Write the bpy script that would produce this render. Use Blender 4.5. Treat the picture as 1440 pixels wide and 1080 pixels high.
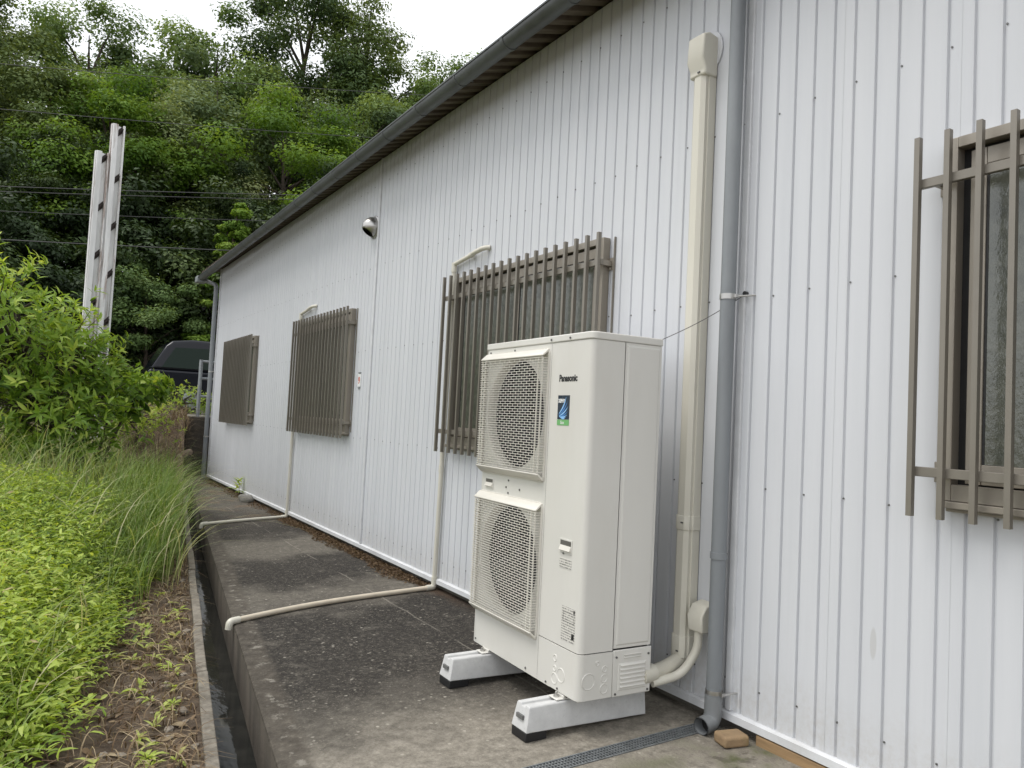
import bpy, bmesh, math, random
import numpy as np
from mathutils import Vector, Matrix

for o in list(bpy.data.objects):
    bpy.data.objects.remove(o)
SC = bpy.context.scene
COL = SC.collection
R = math.radians
rng = np.random.default_rng(7)
random.seed(7)

# ------------------------------------------------------------------ camera
def make_camera():
    y, p, r = R(31.863), R(2.749), R(2.846)
    f = Vector((math.sin(y)*math.cos(p), math.cos(y)*math.cos(p), math.sin(p)))
    rt = Vector((math.cos(y), -math.sin(y), 0)); up = rt.cross(f)
    c, s = math.cos(r), math.sin(r)
    r2 = c*rt + s*up; u2 = -s*rt + c*up
    cam = bpy.data.cameras.new('camera'); o = bpy.data.objects.new('camera', cam); COL.objects.link(o)
    m = Matrix((r2, u2, -f)).transposed().to_4x4(); m.translation = Vector((-2.42, 0, 1.2))
    o.matrix_world = m
    cam.sensor_width = 36; cam.lens = 1070.84/1440*36; cam.clip_start = .05; cam.clip_end = 900
    SC.camera = o
make_camera()

# ------------------------------------------------------------------ sky, sun, exposure
SUN_EL, SUN_AZ = 63, 290            # degrees; azimuth clockwise from +Y : light comes from the garden side
W = bpy.data.worlds.new('World'); SC.world = W; W.use_nodes = True
nt = W.node_tree; nt.nodes.clear()
wo = nt.nodes.new('ShaderNodeOutputWorld'); bg = nt.nodes.new('ShaderNodeBackground')
sky = nt.nodes.new('ShaderNodeTexSky'); sky.sky_type = 'NISHITA'; sky.sun_disc = False
sky.sun_elevation = R(SUN_EL); sky.sun_rotation = R(SUN_AZ)
tc = nt.nodes.new('ShaderNodeTexCoord'); nz = nt.nodes.new('ShaderNodeTexNoise'); nz.inputs['Scale'].default_value = 2.2
nz.inputs['Detail'].default_value = 5
nt.links.new(tc.outputs['Generated'], nz.inputs['Vector'])
cr = nt.nodes.new('ShaderNodeValToRGB'); cr.color_ramp.elements[0].position = .3; cr.color_ramp.elements[1].position = .7
cr.color_ramp.elements[0].color = (9.6, 9.8, 10.1, 1); cr.color_ramp.elements[1].color = (11.2, 11.3, 11.5, 1)
nt.links.new(nz.outputs['Fac'], cr.inputs['Fac'])
mx = nt.nodes.new('ShaderNodeMix'); mx.data_type = 'RGBA'; mx.inputs[0].default_value = .88   # cloud cover
nt.links.new(sky.outputs[0], mx.inputs[6]); nt.links.new(cr.outputs[0], mx.inputs[7])
nt.links.new(mx.outputs[2], bg.inputs[0]); bg.inputs[1].default_value = .1
nt.links.new(bg.outputs[0], wo.inputs[0])
sl = bpy.data.lights.new('sun', 'SUN'); sl.energy = 1.5; sl.angle = R(26); sl.color = (1, .97, .92)
so = bpy.data.objects.new('sun', sl); COL.objects.link(so)
sd = Vector((math.sin(R(SUN_AZ))*math.cos(R(SUN_EL)), math.cos(R(SUN_AZ))*math.cos(R(SUN_EL)), math.sin(R(SUN_EL))))
so.rotation_euler = sd.to_track_quat('Z', 'Y').to_euler(); so.location = sd*50
VS = SC.view_settings
VS.view_transform = 'Standard'; VS.look = 'None'; VS.exposure = 0.48; VS.gamma = 1; VS.use_curve_mapping = False
SC.cycles.use_denoising = True
SC.cycles.max_bounces = 8; SC.cycles.transparent_max_bounces = 8

# ------------------------------------------------------------------ helpers: tags and meshes
def tag(o, label=None, cat=None, group=None, kind=None):
    if label: o['label'] = label
    if cat: o['category'] = cat
    if group: o['group'] = group
    if kind: o['kind'] = kind
    return o
def empty(name, loc=(0, 0, 0), rz=0, label=None, cat=None, group=None):
    o = bpy.data.objects.new(name, None); COL.objects.link(o); o.location = loc; o.rotation_euler.z = rz
    o.empty_display_size = .1
    return tag(o, label, cat, group)
def link(name, me, parent=None, loc=(0, 0, 0), rz=0):
    o = bpy.data.objects.new(name, me); COL.objects.link(o); o.location = loc; o.rotation_euler.z = rz
    if parent: o.parent = parent
    return o
class MB:
    def __init__(s): s.v = []; s.f = []; s.m = []
    def add(s, vs, fs, m=0):
        b = len(s.v); s.v += [tuple(p) for p in vs]; s.f += [tuple(b+i for i in f) for f in fs]; s.m += [m]*len(fs); return s
    def box(s, a, b, m=0, M=None):
        x0, y0, z0 = a; x1, y1, z1 = b
        vs = [Vector(p) for p in ((x0,y0,z0),(x1,y0,z0),(x1,y1,z0),(x0,y1,z0),(x0,y0,z1),(x1,y0,z1),(x1,y1,z1),(x0,y1,z1))]
        if M: vs = [M @ p for p in vs]
        return s.add(vs, [(0,3,2,1),(4,5,6,7),(0,1,5,4),(1,2,6,5),(2,3,7,6),(3,0,4,7)], m)
    def prism(s, pts, vec, m=0, cap=True):          # closed polygon swept along vec
        n = len(pts); vec = Vector(vec); a = [Vector(p) for p in pts]; b = [p+vec for p in a]
        fs = [(i, (i+1) % n, n+(i+1) % n, n+i) for i in range(n)]
        if cap: fs += [tuple(range(n-1, -1, -1)), tuple(range(n, 2*n))]
        return s.add(a+b, fs, m)
    def strip(s, pts, vec, m=0):                     # open polyline swept along vec
        n = len(pts); vec = Vector(vec); a = [Vector(p) for p in pts]; b = [p+vec for p in a]
        return s.add(a+b, [(i, i+1, n+i+1, n+i) for i in range(n-1)], m)
    def tube(s, path, r, n=10, m=0, cap=True):
        P = [Vector(p) for p in path]; rr = r if isinstance(r, (list, tuple)) else [r]*len(P)
        T = [(P[min(i+1, len(P)-1)]-P[max(i-1, 0)]).normalized() for i in range(len(P))]
        ref = Vector((0, 0, 1)) if abs(T[0].z) < .9 else Vector((1, 0, 0))
        U = T[0].cross(ref).normalized(); vs = []
        for i, p in enumerate(P):
            U = (U - T[i]*U.dot(T[i])).normalized(); Vv = T[i].cross(U)
            for k in range(n):
                a = 2*math.pi*k/n; vs.append(p+(U*math.cos(a)+Vv*math.sin(a))*rr[i])
        fs = []
        for i in range(len(P)-1):
            for k in range(n):
                k2 = (k+1) % n; fs.append((i*n+k, i*n+k2, (i+1)*n+k2, (i+1)*n+k))
        if cap: fs += [tuple(range(n-1, -1, -1)), tuple((len(P)-1)*n+k for k in range(n))]
        return s.add(vs, fs, m)
    def mesh(s, name, mats, smooth=None):
        me = bpy.data.meshes.new(name); me.from_pydata(s.v, [], s.f)
        for k in (mats if isinstance(mats, (list, tuple)) else [mats]): me.materials.append(k)
        if any(s.m): me.polygons.foreach_set('material_index', s.m)
        bm = bmesh.new(); bm.from_mesh(me); bmesh.ops.recalc_face_normals(bm, faces=bm.faces); bm.to_mesh(me); bm.free()
        if smooth is not None:
            me.shade_smooth(); me.set_sharp_from_angle(angle=R(smooth))
        me.update(); return me
    def build(s, name, mats, parent=None, smooth=None, bevel=0, seg=2, loc=(0, 0, 0), rz=0):
        o = link(name, s.mesh(name, mats, smooth), parent, loc, rz)
        if bevel:
            b = o.modifiers.new('bevel', 'BEVEL'); b.width = bevel; b.segments = seg; b.limit_method = 'ANGLE'; b.angle_limit = R(40)
            o.data.shade_smooth(); o.data.set_sharp_from_angle(angle=R(50))
        return o
def npmesh(name, V, F, mat, tone=None, smooth=False):
    """V (n,3), F (m,k) uniform polygons."""
    V = np.ascontiguousarray(V, dtype=np.float32); F = np.ascontiguousarray(F, dtype=np.int32)
    me = bpy.data.meshes.new(name); k = F.shape[1]
    me.vertices.add(len(V)); me.vertices.foreach_set('co', V.ravel())
    me.loops.add(F.size); me.loops.foreach_set('vertex_index', F.ravel())
    me.polygons.add(len(F)); me.polygons.foreach_set('loop_start', np.arange(0, F.size, k, dtype=np.int32))
    me.materials.append(mat)
    if tone is not None:
        a = me.attributes.new('tone', 'FLOAT', 'POINT'); a.data.foreach_set('value', np.ascontiguousarray(tone, dtype=np.float32))
    me.update(calc_edges=True)
    if smooth: me.shade_smooth()
    return me
def nrm(a): return a/np.maximum(np.linalg.norm(a, axis=-1, keepdims=True), 1e-9)
def sst(a, b, x):
    t = np.clip((np.asarray(x, dtype=float)-a)/(b-a), 0, 1); return t*t*(3-2*t)
def arc(c, r, a0, a1, n, ax=(1, 0, 0), ay=(0, 0, 1)):
    c = Vector(c); ax = Vector(ax); ay = Vector(ay)
    return [c+ax*(r*math.cos(R(a0+(a1-a0)*i/n)))+ay*(r*math.sin(R(a0+(a1-a0)*i/n))) for i in range(n+1)]
def bend(pts, r, n=5):
    """round the corners of a polyline"""
    P = [Vector(p) for p in pts]; out = [P[0]]
    for i in range(1, len(P)-1):
        a = (P[i-1]-P[i]).normalized(); b = (P[i+1]-P[i]).normalized()
        d = min(r, (P[i-1]-P[i]).length*.45, (P[i+1]-P[i]).length*.45); s, e = P[i]+a*d, P[i]+b*d
        for k in range(n+1):
            t = k/n; out.append(s*(1-t)**2+P[i]*2*t*(1-t)+e*t*t)
    return out+[P[-1]]

# ------------------------------------------------------------------ helpers: materials
class NT:
    def __init__(s, name):
        s.mat = bpy.data.materials.new(name); s.mat.use_nodes = True; s.t = s.mat.node_tree
        s.b = s.t.nodes['Principled BSDF']; s.out = s.t.nodes['Material Output']
        s.pos = s.t.nodes.new('ShaderNodeNewGeometry').outputs['Position']
    def n(s, k): return s.t.nodes.new(k)
    def l(s, a, b): s.t.links.new(a, b)
    def noise(s, scale, detail=4, rough=.55, stretch=None, vec=None):
        x = s.n('ShaderNodeTexNoise'); x.inputs['Scale'].default_value = scale; x.inputs['Detail'].default_value = detail
        x.inputs['Roughness'].default_value = rough; v = vec or s.pos
        if stretch:
            m = s.n('ShaderNodeMapping'); m.inputs['Scale'].default_value = stretch; s.l(v, m.inputs['Vector']); v = m.outputs[0]
        s.l(v, x.inputs['Vector']); return x.outputs['Fac']
    def vor(s, scale, feat='F1', out='Distance'):
        x = s.n('ShaderNodeTexVoronoi'); x.inputs['Scale'].default_value = scale; x.feature = feat
        s.l(s.pos, x.inputs['Vector']); return x.outputs[out]
    def ramp(s, fac, stops, interp='LINEAR'):
        r = s.n('ShaderNodeValToRGB'); r.color_ramp.interpolation = interp; e = r.color_ramp.elements
        while len(e) < len(stops): e.new(.5)
        for q, (p, c) in zip(e, stops):
            q.position = p; q.color = (c, c, c, 1) if isinstance(c, (int, float)) else (*c, 1)
        s.l(fac, r.inputs['Fac']); return r.outputs['Color']
    def mix(s, fac, a, b, blend='MIX'):
        m = s.n('ShaderNodeMix'); m.data_type = 'RGBA'; m.blend_type = blend
        for i, v in ((0, fac), (6, a), (7, b)):
            if isinstance(v, (int, float)): m.inputs[i].default_value = v if i == 0 else (v, v, v, 1)
            elif isinstance(v, tuple): m.inputs[i].default_value = (*v, 1)
            else: s.l(v, m.inputs[i])
        return m.outputs[2]
    def math(s, op, a, b=0.):
        m = s.n('ShaderNodeMath'); m.operation = op
        for i, v in ((0, a), (1, b)):
            if isinstance(v, (int, float)): m.inputs[i].default_value = v
            else: s.l(v, m.inputs[i])
        return m.outputs[0]
    def xyz(s):
        x = s.n('ShaderNodeSeparateXYZ'); s.l(s.pos, x.inputs[0]); return x.outputs
    def col(s, c):
        if isinstance(c, tuple): s.b.inputs['Base Color'].default_value = (*c, 1)
        else: s.l(c, s.b.inputs['Base Color'])
    def rough(s, r, metal=0., spec=None):
        if isinstance(r, (int, float)): s.b.inputs['Roughness'].default_value = r
        else: s.l(r, s.b.inputs['Roughness'])
        s.b.inputs['Metallic'].default_value = metal
        if spec is not None: s.b.inputs['Specular IOR Level'].default_value = spec
    def bump(s, h, strength=.3, dist=.01):
        b = s.n('ShaderNodeBump'); b.inputs['Strength'].default_value = strength; b.inputs['Distance'].default_value = dist
        s.l(h, b.inputs['Height']); s.l(b.outputs[0], s.b.inputs['Normal'])
def plain(name, c, rough=.5, metal=0., var=.12, scale=9, bump=0., bscale=60, stretch=None, dirt=None):
    """painted or plastic surface: slight tone variation, optional grime and grain"""
    m = NT(name); lo = tuple(v*(1-var) for v in c); hi = tuple(min(1, v*(1+var*.6)) for v in c)
    k = m.ramp(m.noise(scale, 5, .6, stretch), [(.3, lo), (.7, hi)])
    if dirt: k = m.mix(m.ramp(m.noise(scale*.45, 7, .7, stretch), [(.52, 0.), (.75, dirt[1])]), k, dirt[0])
    m.col(k); m.rough(m.ramp(m.noise(scale*2, 3), [(.3, max(0, rough-.08)), (.7, min(1, rough+.08))]), metal)
    if bump: m.bump(m.noise(bscale, 4, .6), bump, .004)
    return m.mat
def leafmat(name, stops, rough=.5, trans=.35, obj=False):
    m = NT(name); a = m.n('ShaderNodeAttribute'); a.attribute_name = 'tone'
    c = m.ramp(a.outputs['Fac'], stops)
    if obj:
        oi = m.n('ShaderNodeObjectInfo'); c = m.mix(1., c, m.ramp(oi.outputs['Random'], [(0., (.72, .78, .8)), (.5, (1., 1., 1.)), (1., (1.3, 1.2, 1.05))]), 'MULTIPLY')
    m.col(c); m.rough(rough, 0, .2 if rough > .6 else .32)
    t = m.n('ShaderNodeBsdfTranslucent'); m.l(m.mix(1., c, (1.25, 1.15, .55), 'MULTIPLY'), t.inputs['Color'])
    x = m.n('ShaderNodeMixShader'); x.inputs[0].default_value = trans
    m.l(m.b.outputs[0], x.inputs[1]); m.l(t.outputs[0], x.inputs[2]); m.l(x.outputs[0], m.out.inputs['Surface'])
    return m.mat

# siding: white prepainted steel with faint vertical rain streaks
def m_siding():
    m = NT('white_siding'); st = m.noise(7, 6, .65, (1, 1, .05)); k = m.ramp(st, [(.3, (.57, .585, .61)), (.62, (.62, .632, .655))])
    d = m.noise(2.2, 7, .7, (1, 1, .22)); k = m.mix(m.ramp(d, [(.56, 0.), (.8, .12)]), k, (.52, .52, .48))
    X, Y, Z = m.xyz()
    sp = m.math('MULTIPLY', m.ramp(m.math('ADD', Z, m.math('MULTIPLY', m.noise(6, 6, .7), .3)), [(.22, .5), (.48, 0.)]), m.ramp(m.noise(40, 5, .7), [(.4, .1), (.65, .8)]))
    k = m.mix(sp, k, (.40, .36, .30))                               # mud splash at the foot
    q = lambda a, c, r: m.math('POWER', m.math('MULTIPLY', m.math('SUBTRACT', a, c), 1/r), 2.)
    scuff = m.ramp(m.math('ADD', q(Y, 1.531, .013), q(Z, .517, .058)), [(.6, .55), (1., 0.)]); k = m.mix(scuff, k, (.47, .465, .45))
    m.col(k); m.rough(.42, 0, .4); m.bump(m.noise(3.5, 3, .5, (1, 1, .3)), .12, .012); return m.mat
SIDING = m_siding()
TRIM = plain('white_trim', (.63, .64, .655), .45, dirt=((.35, .33, .29), .4), scale=6)
BRONZE = plain('bronze_aluminium', (.225, .205, .172), .38, .35, var=.08, stretch=(1, 1, .15))
SASHM = plain('sash_aluminium', (.30, .27, .225), .42, .3, var=.08, stretch=(1, 1, .15))
GUTTERM = plain('grey_pvc_gutter', (.115, .125, .125), .45, var=.2, scale=5, dirt=((.05, .05, .045), .6))
PIPEM = plain('grey_pvc_pipe', (.215, .23, .242), .42, var=.16, scale=4, stretch=(1, 1, .3), dirt=((.33, .35, .36), .5))
CREAM = plain('cream_plastic', (.63, .605, .52), .38, var=.05, scale=5, dirt=((.5, .47, .38), .35), stretch=(1, 1, .2))
CREAMOLD = plain('weathered_cream_pvc', (.60, .53, .42), .5, var=.12, scale=8, dirt=((.36, .29, .22), .5))
STEEL = plain('stainless_steel', (.5, .49, .47), .36, 1., var=.1)
GALV = plain('galvanised_steel', (.33, .35, .36), .45, .7, var=.2, scale=30)
DARK = plain('dark_void', (.012, .012, .012), .8)
BLACKRUB = plain('black_rubber', (.012, .012, .013), .55, bump=.3)
ACW = plain('unit_paint', (.665, .65, .605), .36, var=.04, scale=3, bump=.05, bscale=300, dirt=((.53, .50, .43), .35), stretch=(1, 1, .3))
ACG = plain('guard_plastic', (.655, .63, .565), .4, var=.05)
ACDARK = plain('fan_plastic_and_shade', (.014, .012, .012), .5)  # dark fan plastic; also blackens the cabinet interior as painted shade
SCREW = plain('screw_steel', (.16, .16, .155), .4, .6)
def m_block():
    m = NT('pale_block'); k = m.ramp(m.noise(18, 7, .7), [(.3, (.50, .50, .495)), (.7, (.62, .62, .61))])
    k = m.mix(m.ramp(m.noise(90, 3), [(.62, 0.), (.75, .35)]), k, (.3, .3, .29)); m.col(k); m.rough(.85); m.bump(m.noise(140, 5), .35, .003); return m.mat
BLOCK = m_block()
def m_roofunder():
    m = NT('rusty_roof_sheet'); k = m.ramp(m.noise(3.5, 7, .7, (.6, 4, 1)), [(.3, (.055, .042, .03)), (.5, (.12, .094, .068)), (.72, (.20, .165, .125))])
    m.col(k); m.rough(.7); m.bump(m.noise(20, 5), .2, .004); return m.mat
ROOFU = m_roofunder()
def m_glass():
    m = NT('figured_glass'); m.col(m.ramp(m.noise(30, 4), [(.35, (.07, .076, .06)), (.7, (.12, .125, .10))])); m.rough(.18, 0, 1.)
    m.bump(m.noise(75, 3, .6, (1, 1, .6)), .3, .005); return m.mat
GLASS = m_glass()

# ------------------------------------------------------------------ the setting
EDGE = lambda y: -1.987+.1312*y          # garden side edge of the concrete apron
CURB = lambda y: -2.192+.1413*y          # apron side edge of the gutter kerb
SLABZ = lambda x: .0163+.02*x
_ph = np.random.default_rng(3).uniform(0, 6.28, (12, 3))
def wob(x, y, s=1.):
    h = 0.
    for i in range(12):
        k = (1.3+.9*i)*s; h = h+np.sin(x*k*math.cos(_ph[i, 0])+y*k*math.sin(_ph[i, 0])+_ph[i, 1])/(1+i*.8)
    return h/3.2
def soil_h(x, y):
    x = np.asarray(x, float); y = np.asarray(y, float)
    d = CURB(y)-.045-x                                    # distance left of the kerb
    z = -.055+.012*wob(x, y, 3)*sst(.02, .2, d)
    z = z+.26*sst(.35, 1.3, d)*sst(2.6, 7.5, y)+.06*sst(.1, .9, d)
    z = z*(1-sst(10.5, 14.2, y))+(.99+.02*wob(x, y, 1.5))*sst(10.2, 14.2, y)
    return z
def lot_h(x, y):
    x = np.asarray(x, float); y = np.asarray(y, float)
    r = np.maximum(0, y-22.5)
    rise = 7.6*np.tanh(r*.42/7.6)+sst(22.5, 40, y)*np.clip(x, -20, 40)*.13
    return .975+rise+.25*wob(x*.25, y*.25, 1)*sst(22, 30, y)
def m_soil():
    m = NT('brown_soil'); k = m.ramp(m.noise(9, 8, .7), [(.28, (.04, .025, .015)), (.5, (.105, .075, .05)), (.7, (.20, .155, .11))])
    k = m.mix(m.ramp(m.noise(45, 5, .7), [(.58, 0.), (.72, .7)]), k, (.24, .19, .135)); m.col(k); m.rough(.95)
    m.bump(m.noise(38, 8, .75), .9, .02); return m.mat
SOIL = m_soil()
def grid(name, xs, ys, zf, mat, xmap=None):
    X, Y = np.meshgrid(xs, ys)
    if xmap is not None: X = xmap(X, Y)
    V = np.stack([X, Y, zf(X, Y)], -1).reshape(-1, 3); nx, ny = len(xs), len(ys)
    i = (np.arange(ny-1)[:, None]*nx+np.arange(nx-1)[None]).ravel()
    return npmesh(name, V, np.stack([i, i+1, i+nx+1, i+nx], 1), mat, smooth=True)
ds = np.concatenate([[0], np.geomspace(.02, 60, 70)])
ys = np.concatenate([np.linspace(-40, 0, 14)[:-1], np.linspace(0, 14.6, 260)])
tag(link('garden_soil', grid('garden_soil', ds, ys, soil_h, SOIL, lambda D, Y: CURB(Y)-.046-D)), kind='structure')
def m_hill():
    m = NT('forest_floor'); k = m.ramp(m.noise(1.2, 8, .7), [(.3, (.025, .028, .014)), (.55, (.045, .055, .024)), (.75, (.075, .075, .04))])
    y = m.xyz()[1]; k = m.mix(m.ramp(m.math('MULTIPLY', y, .04), [(.86, 1.), (.92, 0.)]), k, m.ramp(m.noise(6, 6), [(.3, (.09, .08, .06)), (.7, (.2, .19, .15))]))
    m.col(k); m.rough(.95); m.bump(m.noise(6, 8, .7), .6, .08); return m.mat
lx = np.concatenate([np.linspace(-60, -8, 14)[:-1], np.linspace(-8, 30, 60), np.linspace(30, 110, 16)[1:]])
ly = np.concatenate([np.linspace(13.95, 24, 24), np.linspace(24, 110, 60)[1:]])
tag(link('hillside', grid('hillside', lx, ly, lot_h, m_hill())), kind='structure')
gm = MB(); gm.add([(-400, -400, -.5), (400, -400, -.5), (400, 500, -.5), (-400, 500, -.5)], [(0, 1, 2, 3)])
tag(gm.build('ground', plain('plain_earth', (.1, .09, .06), .9, scale=.4)), kind='structure')
gm = MB(); gm.add([(-.2, 13.3, -.004), (14, 13.3, -.004), (14, 14.0, -.004), (-.2, 14.0, -.004)], [(0, 1, 2, 3)])
tag(gm.build('path', SOIL), kind='structure')

def m_slab():
    m = NT('weathered_concrete'); X, Y, Z = m.xyz()
    base = m.ramp(m.noise(22, 10, .82), [(.3, (.11, .098, .08)), (.5, (.25, .225, .185)), (.72, (.42, .385, .325))])
    stain = m.ramp(m.noise(60, 6, .75), [(.35, (.008, .007, .006)), (.62, (.030, .0255, .0215))])
    # algae staining: dark pools broken by cleaner bands that run across the apron
    warp = m.math('ADD', Y, m.math('MULTIPLY', m.math('SUBTRACT', m.noise(1.9, 5, .6), .5), 1.3))
    band = m.ramp(m.math('MULTIPLY', warp, .0714), [(.180, .12), (.20, .60), (.235, .96), (.315, 1.), (.335, .68), (.36, .6), (.385, 1.), (.435, .97), (.455, .62), (.5, .56), (.53, .98), (.6, .9), (.66, .66), (.8, .74), (1., .6)])
    f = m.math('MULTIPLY', band, m.ramp(m.noise(3.6, 10, .78), [(.28, .55), (.45, 1.)]))
    f = m.math('MULTIPLY', f, m.ramp(m.noise(34, 8, .8), [(.3, .72), (.52, 1.)]))
    f = m.math('ADD', f, m.ramp(m.noise(55, 6, .8), [(.58, 0.), (.7, .25)]))
    edge = m.ramp(m.math('ADD', X, m.math('MULTIPLY', m.noise(5, 5, .7), .22)), [(.0, 1.), (.08, .25)])   # cleaner foot of the wall
    k = m.mix(f, base, stain)
    big = m.ramp(m.noise(2.3, 5, .65), [(.35, .45), (.6, 1.)])
    for sc, lo, hi, c, a in ((48, .0, .30, (.20, .178, .145), .85), (95, .0, .34, (.25, .225, .185), .8), (27, .0, .24, (.42, .39, .33), .85)):
        spk = m.ramp(m.vor(sc), [(lo, 1.), (hi*.6, .8), (hi, 0.)]); sel = m.ramp(m.noise(sc*.43, 4, .65), [(.47, 0.), (.6, a)])
        k = m.mix(m.math('MULTIPLY', m.math('MULTIPLY', spk, sel), big), k, c)
    ed = m.math('ADD', m.math('SUBTRACT', X, m.math('MULTIPLY', Y, .1312)), 1.987)          # distance from the gutter edge
    k = m.mix(m.ramp(ed, [(.10, .8), (.135, 0.)]), k, m.ramp(m.noise(19, 8, .75), [(.32, (.035, .029, .023)), (.55, (.085, .073, .058)), (.75, (.18, .16, .13))]))   # smooth margin strip
    dirt = m.math('MULTIPLY', m.ramp(m.math('ADD', X, m.math('MULTIPLY', m.noise(4, 7, .75), .30)), [(.03, 0.), (.10, .9)]), m.ramp(m.math('MULTIPLY', Y, .1), [(.40, 0.), (.47, 1.), (.82, 1.), (.9, .5)]))
    k = m.mix(dirt, k, m.ramp(m.noise(40, 7, .75), [(.35, (.022, .013, .008)), (.65, (.085, .052, .030))]))
    chip = m.math('MULTIPLY', m.ramp(ed, [(.03, 0.), (.055, 1.), (.085, 1.), (.12, 0.)]), m.ramp(m.noise(17, 5, .7), [(.56, 0.), (.63, .6)]))
    k = m.mix(chip, k, (.30, .28, .24))
    cw = m.math('ABSOLUTE', m.math('ADD', m.math('ADD', X, .40), m.math('MULTIPLY', m.noise(3, 5, .7), .05)))
    k = m.mix(m.math('MULTIPLY', m.ramp(cw, [(.002, .55), (.006, 0.)]), m.ramp(m.noise(2, 3), [(.42, 0.), (.5, 1.)])), k, (.30, .275, .23))   # old trowel joint
    wet = m.ramp(m.noise(7, 5, .6), [(.58, 0.), (.63, .55)])
    k = m.mix(m.math('MULTIPLY', wet, m.ramp(m.math('MULTIPLY', Y, .1), [(.22, 1.), (.245, 0.)])), k, (.05, .043, .032))
    moss = m.math('MULTIPLY', m.ramp(m.noise(5.5, 7, .7), [(.48, 0.), (.62, .8)]), m.ramp(m.math('MULTIPLY', Y, .1), [(.195, 1.), (.225, 0.)]))
    k = m.mix(moss, k, (.075, .085, .028))
    rust = m.math('MULTIPLY', m.ramp(m.noise(2.6, 6, .7), [(.5, 0.), (.66, .55)]), m.ramp(m.math('MULTIPLY', Y, .05), [(.4, 0.), (.46, 1.)]))
    k = m.mix(rust, k, (.2, .13, .07))
    m.col(k); m.rough(.88, 0, .3)
    h = m.math('ADD', m.math('MULTIPLY', m.vor(75), -.7), m.noise(120, 5, .7)); m.bump(h, .65, .006); return m.mat
SLAB = m_slab()
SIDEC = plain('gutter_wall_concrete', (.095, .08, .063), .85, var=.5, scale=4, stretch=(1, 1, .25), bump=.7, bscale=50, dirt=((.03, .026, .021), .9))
def slab_piece(name, y0, y1):
    b = MB(); n = max(2, int((y1-y0)/.2)); r = .012
    prof = lambda y: [(.05, y, SLABZ(.05)), (EDGE(y)+r, y, SLABZ(EDGE(y)+r)), (EDGE(y)+.003, y, SLABZ(EDGE(y))-.004), (EDGE(y), y, SLABZ(EDGE(y))-r), (EDGE(y)+.02, y, -.46), (.05, y, -.46)]
    ys_ = np.linspace(y0, y1, n); pr = [prof(y) for y in ys_]
    vs = [p for q in pr for p in q]; k = 6; fs = []
    for i in range(n-1):
        for j in range(k): fs.append((i*k+j, i*k+(j+1) % k, (i+1)*k+(j+1) % k, (i+1)*k+j))
    fs += [tuple(range(k)), tuple((n-1)*k+j for j in range(k-1, -1, -1))]
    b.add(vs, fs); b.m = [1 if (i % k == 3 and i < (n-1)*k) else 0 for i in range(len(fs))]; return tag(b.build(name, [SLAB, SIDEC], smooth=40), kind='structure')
slab_piece('concrete_apron', 2.243, 13.3)
slab_piece('concrete_apron', -6, 2.163)
gut = empty('drainage_gutter', (-1.6, 4, -.05)); gut['kind'] = 'structure'
gut_inv = Vector((1.6, -4, .05))
def m_kerb():
    m = NT('kerb_concrete'); k = m.ramp(m.noise(25, 7, .7), [(.3, (.12, .105, .083)), (.65, (.265, .238, .195))])
    k = m.mix(m.ramp(m.noise(5, 6, .7), [(.5, 0.), (.7, .7)]), k, (.07, .06, .045)); m.col(k); m.rough(.9); m.bump(m.noise(90, 6), .5, .005); return m.mat
KERB = m_kerb()
for i in range(-4, 14):
    y0, y1 = 3.02+.78*i, 3.02+.78*(i+1)-.006; z = -.03+random.uniform(-.006, .006); dx = random.uniform(-.004, .004); b = MB()
    b.prism([(CURB(y0)+dx, y0, z), (CURB(y0)-.047+dx, y0, z), (CURB(y0)-.05, y0, -.45), (CURB(y0), y0, -.45)],
            (CURB(y1)-CURB(y0), y1-y0, 0))
    b.build('kerb_block', KERB, gut, bevel=.005, loc=gut_inv)
def m_water():
    m = NT('gutter_water'); m.col(m.ramp(m.noise(7, 5), [(.4, (.012, .013, .012)), (.7, (.03, .03, .026))])); m.rough(.06, 0, .5)
    m.bump(m.noise(14, 3, .5, (1, .5, 1)), .12, .01); return m.mat
b = MB(); b.add([(CURB(-1)-.01, -1, -.27), (EDGE(-1)+.03, -1, -.27), (EDGE(13.2)+.03, 13.2, -.27), (CURB(13.2)-.01, 13.2, -.27)], [(0, 1, 2, 3)])
tag(b.build('water', m_water()), kind='structure')
# ------------------------------------------------------------------ building
Y0, Y1, TOP = -1.657, 13.043, 3.425
bld = empty('warehouse', (0, 0, 0), label='long white metal clad building with brown barred windows and grey eave gutter', cat='building')
PITCH, GR0 = .084, 2.081
def sheet_mesh():
    b = MB(); p = []
    for k in range(5):
        c = .042+k*PITCH
        if k == 0: p.append((0, 0, 0))
        p += [(0, c-.0080, 0), (.0105, c-.0050, 0), (.0105, c+.0020, 0), (.0015, c+.0060, 0), (.0, c+.012, 0)]
    p.append((0, .4195, 0)); b.strip(p, (0, 0, TOP-.09)); return b.mesh('siding_sheet', SIDING)
sm = sheet_mesh()
nsh = int(round((Y1-Y0)/.42))
for i in range(nsh):
    link('siding_sheet', sm, bld, (random.uniform(-.0003, .0003), Y0+.42*i, .09))
# screw heads in rows, on every second groove
b = MB()
for z in (.212, .98, 1.745, 2.472, 3.2):
    for k in range(-22, 66):
        y = 1.988+.168*k+random.uniform(-.004, .004)
        if not (Y0+.02 < y < Y1-.05): continue
        zz = z+random.uniform(-.006, .006)
        b.prism([(-.003, y+.0037*math.cos(t), zz+.0037*math.sin(t)) for t in np.arange(6)*math.pi/3], (.006, 0, 0))
tag(b.build('siding_screws', SCREW, bld), kind='stuff')
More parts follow.
